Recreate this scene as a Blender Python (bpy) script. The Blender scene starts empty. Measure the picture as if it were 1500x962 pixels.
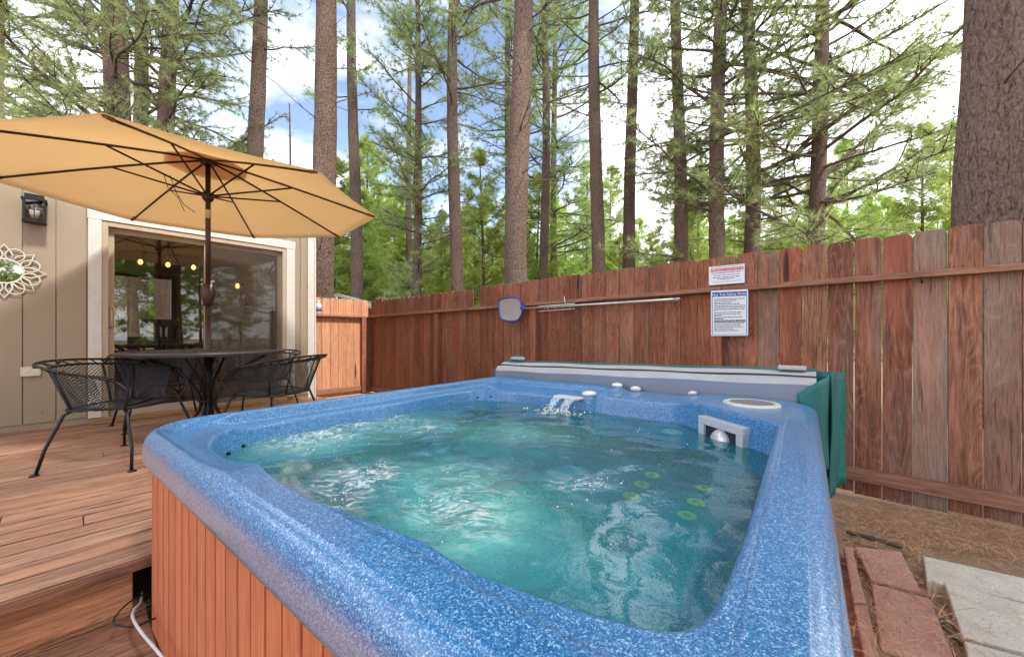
import bpy, bmesh, math, random
import numpy as np
from mathutils import Vector, Matrix

random.seed(4)
R = math.radians
F = 560.0; CX = 750.0; HY = 490.0; CAMZ = 1.14; DECK = 0.28
scene = bpy.context.scene
col = scene.collection
bpy.context.preferences.edit.use_global_undo = False


def s2l(c):
    def g(x):
        x /= 255.0
        return x / 12.92 if x <= 0.04045 else ((x + 0.055) / 1.055) ** 2.4
    return (g(c[0]), g(c[1]), g(c[2]), 1.0)


# ------------------------------------------------------------------ materials
class NT:
    def __init__(self, name):
        self.m = bpy.data.materials.new(name)
        self.m.use_nodes = True
        self.t = self.m.node_tree
        self.n = self.t.nodes
        self.b = self.n['Principled BSDF']
        self.out = self.n['Material Output']

    def new(self, kind, **kw):
        nd = self.n.new(kind)
        for k, v in kw.items():
            if k in nd.inputs.keys() if isinstance(k, str) else False:
                nd.inputs[k].default_value = v
            else:
                setattr(nd, k, v)
        return nd

    def set(self, nd, key, v):
        if isinstance(v, bpy.types.NodeSocket):
            self.t.links.new(v, nd.inputs[key])
        else:
            nd.inputs[key].default_value = v

    def coord(self, kind='Object', scale=(1, 1, 1), rot=(0, 0, 0), loc=None):
        tc = self.n.new('ShaderNodeTexCoord')
        mp = self.n.new('ShaderNodeMapping')
        self.t.links.new(tc.outputs[kind], mp.inputs['Vector'])
        mp.inputs['Scale'].default_value = scale
        mp.inputs['Rotation'].default_value = rot
        if loc is not None:
            self.set(mp, 'Location', loc)
        return mp.outputs[0]

    def noise(self, vec, scale, detail=4, rough=.55, dist=0.0):
        nd = self.n.new('ShaderNodeTexNoise')
        if vec is not None: self.t.links.new(vec, nd.inputs['Vector'])
        nd.inputs['Scale'].default_value = scale
        nd.inputs['Detail'].default_value = detail
        nd.inputs['Roughness'].default_value = rough
        nd.inputs['Distortion'].default_value = dist
        return nd.outputs['Fac']

    def voro(self, vec, scale, feature='F1', out='Distance', rnd=1.0):
        nd = self.n.new('ShaderNodeTexVoronoi')
        nd.feature = feature
        if vec is not None: self.t.links.new(vec, nd.inputs['Vector'])
        nd.inputs['Scale'].default_value = scale
        nd.inputs['Randomness'].default_value = rnd
        return nd.outputs[out]

    def ramp(self, fac, stops, interp='LINEAR'):
        nd = self.n.new('ShaderNodeValToRGB')
        nd.color_ramp.interpolation = interp
        e = nd.color_ramp.elements
        while len(e) < len(stops): e.new(0.5)
        for i, (p, c) in enumerate(stops):
            e[i].position = p
            if not isinstance(c, (tuple, list)): c = (c, c, c, 1)
            if len(c) == 3: c = (*c, 1)
            e[i].color = c
        self.t.links.new(fac, nd.inputs[0])
        return nd.outputs[0]

    def mix(self, fac, a, b, mode='MIX'):
        nd = self.n.new('ShaderNodeMix')
        nd.data_type = 'RGBA'; nd.blend_type = mode
        self.set(nd, 0, fac)
        self.set(nd, 6, a); self.set(nd, 7, b)
        return nd.outputs[2]

    def math(self, op, a, b=0.0, clamp=False):
        nd = self.n.new('ShaderNodeMath'); nd.operation = op; nd.use_clamp = clamp
        self.set(nd, 0, a); self.set(nd, 1, b)
        return nd.outputs[0]

    def attr(self, name, typ='GEOMETRY'):
        nd = self.n.new('ShaderNodeAttribute'); nd.attribute_type = typ; nd.attribute_name = name
        return nd.outputs['Fac']

    def bump(self, h, strength=.3, dist=.01, normal=None):
        nd = self.n.new('ShaderNodeBump')
        nd.inputs['Strength'].default_value = strength
        nd.inputs['Distance'].default_value = dist
        self.t.links.new(h, nd.inputs['Height'])
        if normal is not None: self.t.links.new(normal, nd.inputs['Normal'])
        return nd.outputs[0]

    def fin(self, color=None, rough=None, normal=None, metal=None, spec=None):
        for k, v in (('Base Color', color), ('Roughness', rough), ('Normal', normal), ('Metallic', metal), ('Specular IOR Level', spec)):
            if v is not None: self.set(self.b, k, v)
        return self.m


def plain(name, c, rough=.5, metal=0.0, var=.12, scale=30, bump=0.0, spec=.5):
    t = NT(name)
    c = s2l(c)
    v = t.coord()
    nf = t.noise(v, scale, 5)
    dark = tuple(x * (1 - var) for x in c[:3]) + (1,)
    lite = tuple(min(1, x * (1 + var)) for x in c[:3]) + (1,)
    t.fin(color=t.ramp(nf, [(.3, dark), (.7, lite)]), rough=rough, metal=metal, spec=spec)
    if bump: t.set(t.b, 'Normal', t.bump(nf, bump, .004))
    return t.m


def wood(name, cols, dark, axis='z', rotz=0.0, src='OBJECT', grain=1.0, rough=.75, bump=.5, rings=0.0, grey=None, dirt=.3, knots=True, blot=.35, cracks=.0):
    """cols: list of sRGB tones spread over pieces by their random value; grain runs along axis"""
    t = NT(name)
    if src == 'OBJECT':
        oi = t.n.new('ShaderNodeObjectInfo'); rnd = oi.outputs['Random']
    else:
        rnd = t.attr('rnd')
    off = t.math('MULTIPLY', rnd, 57.3)
    cmb = t.n.new('ShaderNodeCombineXYZ')
    for i in range(3): t.t.links.new(off, cmb.inputs[i])
    base = t.coord('Object', (1, 1, 1), (0, 0, -rotz))
    add = t.n.new('ShaderNodeVectorMath'); add.operation = 'ADD'
    t.t.links.new(base, add.inputs[0]); t.t.links.new(cmb.outputs[0], add.inputs[1])
    mp = t.n.new('ShaderNodeMapping'); t.t.links.new(add.outputs[0], mp.inputs['Vector'])
    k = .05
    mp.inputs['Scale'].default_value = {'x': (k, 1, 1), 'y': (1, k, 1), 'z': (1, 1, k)}[axis]
    v = mp.outputs[0]
    mp2 = t.n.new('ShaderNodeMapping'); t.t.links.new(add.outputs[0], mp2.inputs['Vector'])
    k2 = .13
    mp2.inputs['Scale'].default_value = {'x': (k2, 1, 1), 'y': (1, k2, 1), 'z': (1, 1, k2)}[axis]
    v2 = mp2.outputs[0]
    fine = t.noise(v, 170 * grain, 6, .7)
    mid = t.noise(v, 38 * grain, 5, .6)
    # growth rings: contour lines of a slow stretched noise
    slow = t.noise(v2, 7 * grain, 2, .4, .6)
    ring = t.math('PINGPONG', t.math('MULTIPLY', slow, 44.0), 1.0)
    ring = t.math('POWER', ring, 3.0)
    stops = [(i / max(1, len(cols) - 1), s2l(c)) for i, c in enumerate(cols)]
    c = t.ramp(rnd, stops)
    d = s2l(dark)
    c = t.mix(t.math('MULTIPLY', t.ramp(mid, [(.42, 0.0), (.66, 1.0)]), .5), c, d)
    c = t.mix(t.math('MULTIPLY', t.ramp(fine, [(.46, 0.0), (.64, 1.0)]), .75), c, d)
    if rings: 
        c = t.mix(t.math('MULTIPLY', ring, rings), c, s2l((186, 160, 144)))
    if grey is not None:
        g = t.attr('grey', 'OBJECT')
        big = t.noise(v2, 5, 4)
        gf = t.math('ADD', t.math('MULTIPLY', g, 1.1), t.math('MULTIPLY', t.math('SUBTRACT', big, .52), 2.2), clamp=True)
        gcol = t.mix(ring, s2l(grey), s2l((158, 138, 126)))
        gcol = t.mix(t.math('MULTIPLY', t.ramp(fine, [(.45, 0.0), (.7, 1.0)]), .7), gcol, s2l((70, 55, 50)))
        c = t.mix(t.math('MULTIPLY', gf, t.math('GREATER_THAN', g, .01)), c, gcol)
    if dirt:
        bl = t.noise(add.outputs[0], 2.3, 5, .6)
        c = t.mix(t.math('MULTIPLY', t.ramp(bl, [(.45, 0.0), (.75, 1.0)]), dirt), c, s2l(tuple(x * .55 for x in dark)))
        bl2 = t.noise(v2, 6, 3, .6)
        c = t.mix(t.math('MULTIPLY', t.ramp(bl2, [(.5, 0.0), (.8, 1.0)]), blot), c, s2l(tuple(min(255, x * 1.12 + 14) for x in cols[0])))
    if cracks:
        cr = t.noise(v, 62 * grain, 3, .5); br = t.noise(v2, 11, 3)
        cf = t.math('MULTIPLY', t.ramp(cr, [(.60, 0.0), (.64, 1.0)]), t.ramp(br, [(.46, 0.0), (.56, 1.0)]))
        c = t.mix(t.math('MULTIPLY', cf, cracks), c, s2l((66, 46, 38)))
    if knots:
        kn = t.voro(v2, 3.1)
        kr = t.ramp(kn, [(0.0, 1.0), (.05, 1.0), (.075, 0.0)])
        c = t.mix(t.math('MULTIPLY', kr, .8), c, s2l((48, 28, 20)))
    h = t.math('ADD', t.math('MULTIPLY', fine, .6), t.math('MULTIPLY', mid, .5))
    h = t.math('ADD', h, t.math('MULTIPLY', ring, .15 + rings))
    t.fin(color=c, rough=rough, normal=t.bump(h, bump, .006), spec=.25)
    return t.m


M = {}
M['fence'] = wood('fence_stain', [(176, 104, 74), (146, 84, 60), (170, 110, 82), (126, 72, 52), (182, 112, 82), (148, 82, 58)], (72, 42, 32), 'z', grey=(140, 118, 102), bump=.8, rings=.16, dirt=.28, cracks=.4)
M['fence_old'] = wood('weathered_fence', [(174, 96, 68), (140, 78, 58), (172, 116, 90), (130, 80, 64), (168, 90, 66), (152, 100, 78)], (56, 34, 28), 'z', grey=(142, 130, 118), bump=.9, rings=.26, dirt=.3, grain=.9, cracks=.6)
M['rail'] = wood('fence_rail', [(172, 126, 104), (156, 110, 92)], (96, 68, 56), 'x', src='GEOM', rotz=0, bump=.6, dirt=.4)
M['deck'] = wood('deck_boards', [(200, 150, 118), (182, 134, 106), (206, 160, 130), (172, 128, 104), (196, 144, 110)], (108, 78, 64), 'x', rotz=R(49.2), src='GEOM', bump=.9, dirt=.35, grain=1.1, cracks=.75)
M['deck_edge'] = wood('deck_edge', [(170, 118, 92), (150, 104, 84)], (76, 54, 44), 'x', rotz=R(49.2), src='GEOM', bump=1.0, dirt=.6, cracks=.8)
M['riser'] = wood('riser_board', [(190, 134, 98), (182, 126, 92)], (124, 82, 60), 'x', rotz=R(50.4), src='GEOM', bump=.8, dirt=.3)
M['skirt'] = wood('tub_skirt', [(208, 126, 86), (200, 118, 80), (212, 132, 94)], (164, 92, 62), 'z', src='GEOM', bump=.2, dirt=.12, knots=False, blot=.2)
M['plank'] = wood('plank', [(190, 150, 96), (176, 136, 90)], (110, 80, 52), 'x', rotz=R(48.6), src='GEOM', bump=.5)


def siding_mat():
    t = NT('tan_siding')
    v = t.coord('Object', (1, 1, 9))
    n1 = t.noise(v, 22, 6, .7)
    n2 = t.noise(t.coord('Object'), 1.6, 4)
    c = t.mix(t.math('MULTIPLY', n2, .5), s2l((162, 147, 127)), s2l((146, 132, 113)))
    c = t.mix(t.math('MULTIPLY', t.ramp(n1, [(.6, 0.0), (.8, 1.0)]), .3), c, s2l((120, 104, 84)))
    # flaked paint close above the deck
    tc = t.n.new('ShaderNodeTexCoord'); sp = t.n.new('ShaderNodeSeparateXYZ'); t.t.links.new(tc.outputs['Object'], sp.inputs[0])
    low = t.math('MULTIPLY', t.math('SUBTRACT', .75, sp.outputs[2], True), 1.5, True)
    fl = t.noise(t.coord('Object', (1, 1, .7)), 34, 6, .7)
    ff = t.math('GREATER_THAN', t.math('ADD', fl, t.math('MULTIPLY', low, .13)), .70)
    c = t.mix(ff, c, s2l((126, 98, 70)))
    return t.fin(color=c, rough=.8, normal=t.bump(n1, .35, .004), spec=.3)


M['siding'] = siding_mat()
M['white_trim'] = plain('white_trim', (208, 202, 194), .6, var=.06, scale=12, bump=.15)
M['door_frame'] = plain('almond_frame', (178, 160, 136), .5, var=.05)
M['black_iron'] = plain('black_iron', (30, 29, 31), .45, .3, var=.3, bump=.2)
M['dark_metal'] = plain('bronze_pole', (66, 44, 36), .42, .35, var=.15)
M['table_top'] = plain('table_top_metal', (62, 58, 58), .42, .3, var=.15, scale=60, bump=.2)
M['white_plastic'] = plain('white_plastic', (204, 200, 188), .4, var=.05)
M['almond'] = plain('almond_plastic', (205, 194, 170), .45, var=.05)
M['grey_plastic'] = plain('grey_plastic', (150, 154, 160), .4, var=.06)
M['beige_plastic'] = plain('beige_plastic', (206, 202, 190), .35, var=.07)
M['lid_grey'] = plain('lid_grey', (112, 116, 116), .4, var=.06)
M['gap_shade'] = plain('gap_shade', (46, 34, 28), .95, var=.4)  # near-black brown standing in for shade between deck boards
M['skim_grey'] = plain('skimmer_grey', (176, 180, 190), .4, var=.06)
M['float'] = plain('skimmer_float', (200, 198, 204), .3, .35, var=.12, scale=60)
M['chrome'] = plain('brushed_metal', (200, 200, 205), .25, .9, var=.05)
M['alu'] = plain('aluminium_pole', (190, 188, 184), .35, .7, var=.08)
M['blue_plastic'] = plain('blue_plastic', (38, 72, 168), .4, var=.08)
M['sign_white'] = plain('sign_white', (214, 218, 226), .45, var=.04)
M['sign_blue'] = plain('sign_blue', (28, 70, 140), .45, var=.04)
M['sign_red'] = plain('sign_red', (206, 52, 46), .5, var=.04)
M['ink'] = plain('sign_ink', (44, 48, 60), .6, var=.04)
M['yellow_jet'] = plain('yellow_jet', (255, 206, 92), .5, var=.1)
M['jet_dark'] = plain('jet_centre', (150, 150, 96), .5, var=.1)
M['brown_jet'] = plain('brown_jet', (176, 132, 100), .5, var=.1)
M['dark_hole'] = plain('dark_hole', (18, 26, 44), .6, var=.1)
M['stone_white'] = plain('white_stone', (226, 220, 214), .55, var=.1, scale=14, bump=.3)
M['cover_grey'] = plain('cover_grey_vinyl', (118, 128, 144), .5, var=.05, scale=5, bump=.1)
M['cover_pale'] = plain('cover_pale_vinyl', (172, 171, 172), .55, var=.08, scale=8, bump=.1)
M['teal'] = plain('teal_vinyl', (16, 100, 98), .5, var=.14, scale=9, bump=.2)
M['rubber'] = plain('black_rubber', (24, 24, 26), .6)
M['cable'] = plain('grey_cable', (188, 188, 190), .45, var=.05)
M['roof'] = plain('roof_shingle', (84, 76, 72), .9, var=.3, scale=40, bump=.5)
M['room_wall'] = plain('room_wall', (176, 152, 120), .8, var=.05)
M['room_floor'] = plain('room_floor', (110, 76, 52), .5, var=.15)
M['dark_wood'] = plain('dark_wood', (58, 36, 28), .45, var=.2)
M['curtain'] = plain('grey_curtain', (150, 144, 136), .8, var=.05)
M['shed'] = plain('shed_roof_board', (130, 134, 124), .7, var=.1)


def cloth_mat():
    t = NT('umbrella_canvas')
    v = t.coord('Object')
    n = t.noise(v, 3, 4); w = t.noise(v, 260, 3)
    c = t.mix(n, s2l((244, 222, 186)), s2l((240, 216, 176)))
    t.fin(color=c, rough=.85, normal=t.bump(w, .15, .002), spec=.1)
    tr = t.n.new('ShaderNodeBsdfTranslucent'); t.t.links.new(c, tr.inputs[0])
    mx = t.n.new('ShaderNodeMixShader'); mx.inputs[0].default_value = .55
    t.t.links.new(t.b.outputs[0], mx.inputs[1]); t.t.links.new(tr.outputs[0], mx.inputs[2])
    t.t.links.new(mx.outputs[0], t.out.inputs[0])
    return t.m


M['canvas'] = cloth_mat()


def vent_mat():
    t = NT('vent_canvas')
    c = s2l((214, 160, 116))
    t.fin(color=c, rough=.85)
    tr = t.n.new('ShaderNodeBsdfTranslucent'); tr.inputs[0].default_value = c
    mx = t.n.new('ShaderNodeMixShader'); mx.inputs[0].default_value = .4
    t.t.links.new(t.b.outputs[0], mx.inputs[1]); t.t.links.new(tr.outputs[0], mx.inputs[2])
    t.t.links.new(mx.outputs[0], t.out.inputs[0])
    return t.m


M['vent'] = vent_mat()


def glassy(name, tint, spec_boost=1.0, ior=1.5, haze=None, hazef=0.0):
    t = NT(name)
    tr = t.n.new('ShaderNodeBsdfTransparent'); tr.inputs[0].default_value = (*tint, 1)
    gl = t.n.new('ShaderNodeBsdfGlossy'); gl.inputs['Roughness'].default_value = 0.0
    gl.inputs[0].default_value = (1, 1, 1, 1)
    fr = t.n.new('ShaderNodeFresnel'); fr.inputs[0].default_value = ior
    f = t.math('MULTIPLY', fr.outputs[0], spec_boost, True)
    mx = t.n.new('ShaderNodeMixShader')
    t.t.links.new(f, mx.inputs[0]); t.t.links.new(tr.outputs[0], mx.inputs[1]); t.t.links.new(gl.outputs[0], mx.inputs[2])
    last = mx
    if haze:
        df = t.n.new('ShaderNodeBsdfDiffuse'); df.inputs[0].default_value = s2l(haze)
        m2 = t.n.new('ShaderNodeMixShader'); m2.inputs[0].default_value = hazef
        t.t.links.new(mx.outputs[0], m2.inputs[1]); t.t.links.new(df.outputs[0], m2.inputs[2]); last = m2
    t.t.links.new(last.outputs[0], t.out.inputs[0])
    return t.m


M['glass'] = glassy('window_glass', (.62, .62, .60), 2.2)
M['lamp_glass'] = glassy('lantern_glass', (.85, .85, .85), 2.0)
M['screen'] = glassy('insect_screen', (.70, .70, .70), .4, 1.4, (120, 108, 98), .30)
M['net'] = glassy('skimmer_net', (.8, .8, .8), .2, 1.4, (196, 190, 186), .62)


def mirror_mat():
    t = NT('mirror'); return t.fin(color=(.85, .85, .85, 1), rough=.02, metal=1.0)


M['mirror'] = mirror_mat()


def emit(name, c, st):
    t = NT(name)
    t.set(t.b, 'Emission Color', (*c, 1)); t.set(t.b, 'Emission Strength', st); t.set(t.b, 'Base Color', (*c, 1))
    return t.m


M['bulb'] = emit('lit_bulb', (1.0, .45, .10), 4)


def bark(name, ca, cb, cc):
    t = NT(name)
    v = t.coord('Object', (1, 1, .42))
    a = t.voro(v, 21, 'DISTANCE_TO_EDGE')
    n0 = t.noise(t.coord('Object', (1, 1, .14)), 34, 6, .7)
    n1 = t.noise(v, 70, 6, .7)
    n2 = t.noise(t.coord('Object', (1, 1, .3)), 3.0, 4)
    oi = t.n.new('ShaderNodeObjectInfo')
    c = t.mix(t.ramp(n2, [(.35, 0.0), (.65, 1.0)]), s2l(ca), s2l(cb))
    c = t.mix(t.math('MULTIPLY', oi.outputs['Random'], .6), c, s2l(cc))
    nb = t.noise(t.coord('Object', (1, 1, .22)), 55, 5, .65, .6)
    gap = t.math('ADD', t.math('MULTIPLY', t.ramp(a, [(0.0, 1.0), (.12, 0.0)]), .35), t.ramp(nb, [(.50, 0.0), (.66, 1.0)]), True)
    c = t.mix(t.math('MULTIPLY', gap, .8), c, s2l((70, 52, 46)))
    c = t.mix(t.math('MULTIPLY', t.ramp(n1, [(.5, 0.0), (.68, 1.0)]), .5), c, s2l((196, 174, 160)))
    kn = t.voro(t.coord('Object', (1, 1, .5)), 3.5)
    c = t.mix(t.ramp(kn, [(.05, .7), (.09, 0.0)]), c, s2l((50, 38, 34)))
    h = t.math('ADD', t.math('MULTIPLY', t.ramp(a, [(0.0, 0.0), (.16, 1.0)]), .25), t.math('MULTIPLY', nb, -1.1))
    h = t.math('ADD', h, t.math('MULTIPLY', n1, .6))
    return t.fin(color=c, rough=.9, normal=t.bump(h, 1.0, .06), spec=.15)


M['bark'] = bark('pine_bark', (134, 112, 102), (108, 90, 82), (156, 138, 128))
M['bark_far'] = bark('far_bark', (136, 108, 96), (110, 88, 78), (146, 116, 102))
M['twig'] = plain('twig_bark', (88, 74, 68), .9, var=.3, scale=8)


def leaf(name, ca, cb, tl=.4):
    t = NT(name)
    r = t.attr('rnd')
    oi = t.n.new('ShaderNodeObjectInfo')
    c = t.mix(r, s2l(ca), s2l(cb))
    hv = t.n.new('ShaderNodeHueSaturation')
    t.set(hv, 'Value', t.math('ADD', .8, t.math('MULTIPLY', oi.outputs['Random'], .45)))
    t.set(hv, 'Hue', t.math('ADD', .485, t.math('MULTIPLY', oi.outputs['Random'], .03)))
    t.t.links.new(c, hv.inputs['Color'])
    c = hv.outputs[0]
    t.fin(color=c, rough=.6, spec=.25)
    tr = t.n.new('ShaderNodeBsdfTranslucent'); t.t.links.new(c, tr.inputs[0])
    mx = t.n.new('ShaderNodeMixShader'); mx.inputs[0].default_value = tl
    t.t.links.new(t.b.outputs[0], mx.inputs[1]); t.t.links.new(tr.outputs[0], mx.inputs[2])
    t.t.links.new(mx.outputs[0], t.out.inputs[0])
    return t.m


M['needles'] = leaf('pine_needles_green', (128, 152, 104), (188, 200, 134), .5)
M['young'] = leaf('young_needles', (144, 174, 92), (202, 216, 118), .55)
M['far'] = leaf('far_needles', (142, 172, 104), (186, 206, 132), .5)
M['dry'] = leaf('dry_needles', (140, 102, 82), (214, 172, 142), .1)


def shell_mat():
    t = NT('speckled_blue_acrylic')
    v = t.coord('Object')
    vc = t.n.new('ShaderNodeTexVoronoi'); t.t.links.new(v, vc.inputs['Vector']); vc.inputs['Scale'].default_value = 520
    sr = t.n.new('ShaderNodeSeparateColor'); t.t.links.new(vc.outputs['Color'], sr.inputs[0])
    vd = t.n.new('ShaderNodeTexVoronoi'); t.t.links.new(v, vd.inputs['Vector']); vd.inputs['Scale'].default_value = 300
    sd_ = t.n.new('ShaderNodeSeparateColor'); t.t.links.new(vd.outputs['Color'], sd_.inputs[0])
    a = t.math('ADD', t.math('MULTIPLY', sr.outputs[0], .72), t.math('MULTIPLY', sd_.outputs[1], .28))
    c = t.ramp(a, [(.10, s2l((12, 72, 130))), (.36, s2l((22, 88, 146))), (.55, s2l((44, 114, 166))), (.74, s2l((86, 146, 192))), (.94, s2l((168, 198, 222)))])
    big = t.noise(v, 3, 3)
    c = t.mix(t.math('MULTIPLY', big, .25), c, s2l((48, 120, 162)))
    # grey-pink glare from the deck, painted into the vertical lip
    tc = t.n.new('ShaderNodeTexCoord'); sp = t.n.new('ShaderNodeSeparateXYZ'); t.t.links.new(tc.outputs['Object'], sp.inputs[0])
    t.set(t.b, 'Coat Weight', .5); t.set(t.b, 'Coat Roughness', .15)
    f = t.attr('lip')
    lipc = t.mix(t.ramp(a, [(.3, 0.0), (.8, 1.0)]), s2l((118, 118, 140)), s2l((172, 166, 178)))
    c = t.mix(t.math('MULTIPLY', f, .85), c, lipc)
    return t.fin(color=c, rough=.32, normal=t.bump(t.noise(v, 120, 2), .03, .002), spec=.5)


M['shell'] = shell_mat()


def water_mat():
    t = NT('hot_tub_water')
    v = t.coord('Object')
    # ripples: large soft swell, fine chop
    n1 = t.noise(v, 5, 3, .5, .8); n2 = t.noise(v, 22, 3, .6, 1.2); n3 = t.noise(t.coord('Object', (1, 2.2, 1), (0, 0, R(20))), 60, 3, .6)
    at = t.attr('foam')
    h = t.math('ADD', t.math('MULTIPLY', n1, .8), t.math('MULTIPLY', n2, .22))
    h = t.math('ADD', h, t.math('MULTIPLY', n3, .04))
    h = t.math('ADD', h, t.math('MULTIPLY', t.math('MULTIPLY', n3, at), .6))
    nrm = t.bump(h, .34, .010)
    tr = t.n.new('ShaderNodeBsdfTransparent'); tr.inputs[0].default_value = (.48, .98, .95, 1)
    gl = t.n.new('ShaderNodeBsdfGlossy'); gl.inputs['Roughness'].default_value = 0.0; gl.inputs[0].default_value = (1, 1, 1, 1)
    t.t.links.new(nrm, gl.inputs['Normal'])
    fr = t.n.new('ShaderNodeFresnel'); fr.inputs[0].default_value = 1.66
    t.t.links.new(nrm, fr.inputs['Normal'])
    milk = t.n.new('ShaderNodeBsdfDiffuse')
    cl = t.noise(v, 3.4, 5, .62, 1.2)
    mk = t.attr('milk')
    t.t.links.new(t.mix(mk, s2l((60, 188, 192)), s2l((122, 220, 206))), milk.inputs[0])
    m0 = t.n.new('ShaderNodeMixShader'); t.t.links.new(t.math('ADD', .20, t.math('MULTIPLY', mk, t.ramp(cl, [(.30, .05), (.70, .48)])), True), m0.inputs[0])
    t.t.links.new(tr.outputs[0], m0.inputs[1]); t.t.links.new(milk.outputs[0], m0.inputs[2])
    # foam
    fm = t.n.new('ShaderNodeBsdfDiffuse'); fm.inputs[0].default_value = (.80, .86, .86, 1)
    fn = t.noise(t.coord('Object', (1, 1.7, 1), (0, 0, R(35))), 15, 6, .72, 1.6)
    ff = t.math('MULTIPLY', at, t.ramp(fn, [(.46, 0.0), (.66, 1.0)]), True)
    m1 = t.n.new('ShaderNodeMixShader'); t.t.links.new(ff, m1.inputs[0])
    t.t.links.new(m0.outputs[0], m1.inputs[1]); t.t.links.new(fm.outputs[0], m1.inputs[2])
    m2 = t.n.new('ShaderNodeMixShader'); t.t.links.new(t.math('MULTIPLY', fr.outputs[0], 1.0, True), m2.inputs[0])
    t.t.links.new(m1.outputs[0], m2.inputs[1]); t.t.links.new(gl.outputs[0], m2.inputs[2])
    t.t.links.new(m2.outputs[0], t.out.inputs[0])
    return t.m


M['water'] = water_mat()


def fall_mat():
    t = NT('falling_water')
    tr = t.n.new('ShaderNodeBsdfTransparent'); tr.inputs[0].default_value = (.9, .97, 1, 1)
    df = t.n.new('ShaderNodeBsdfDiffuse'); df.inputs[0].default_value = (.86, .9, .92, 1)
    n = t.noise(t.coord('Object', (9, 9, 1)), 14, 4, .7)
    m = t.n.new('ShaderNodeMixShader'); t.t.links.new(t.ramp(n, [(.45, .05), (.66, .75)]), m.inputs[0])
    t.t.links.new(tr.outputs[0], m.inputs[1]); t.t.links.new(df.outputs[0], m.inputs[2]); t.t.links.new(m.outputs[0], t.out.inputs[0])
    return t.m


M['fall'] = fall_mat()


def dirt_mat(name, ca, cb, cc, sp=.5):
    t = NT(name)
    v = t.coord('Object')
    a = t.noise(v, 1.7, 5, .6); b = t.noise(v, 14, 6, .7); c_ = t.noise(v, 90, 5, .7)
    c = t.mix(t.ramp(a, [(.35, 0.0), (.65, 1.0)]), s2l(ca), s2l(cb))
    c = t.mix(t.math('MULTIPLY', t.ramp(b, [(.45, 0.0), (.7, 1.0)]), .6), c, s2l(cc))
    c = t.mix(t.math('MULTIPLY', t.ramp(c_, [(.5, 0.0), (.7, 1.0)]), sp), c, s2l((92, 74, 60)))
    h = t.math('ADD', t.math('MULTIPLY', b, .7), t.math('MULTIPLY', c_, .5))
    return t.fin(color=c, rough=.95, normal=t.bump(h, 1.0, .03), spec=.1)


M['dirt'] = dirt_mat('dry_dirt', (204, 172, 144), (188, 156, 128), (158, 128, 104))
M['brick'] = dirt_mat('red_paver', (226, 174, 158), (214, 160, 146), (232, 188, 174), .12)
M['slab'] = dirt_mat('white_slab', (246, 238, 224), (236, 226, 210), (216, 202, 184), .12)


# ------------------------------------------------------------------ helpers
def tag(o, label=None, cat=None, group=None, kind=None):
    if label: o['label'] = label
    if cat: o['category'] = cat
    if group: o['group'] = group
    if kind: o['kind'] = kind
    return o


def empty(name, loc, rotz=0.0):
    o = bpy.data.objects.new(name, None); col.objects.link(o)
    o.location = loc; o.rotation_euler = (0, 0, rotz); o.empty_display_size = .1
    return o


def world_off(p):
    v = Vector((0, 0, 0))
    while p is not None:
        v += p.location; p = p.parent
    return v


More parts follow.
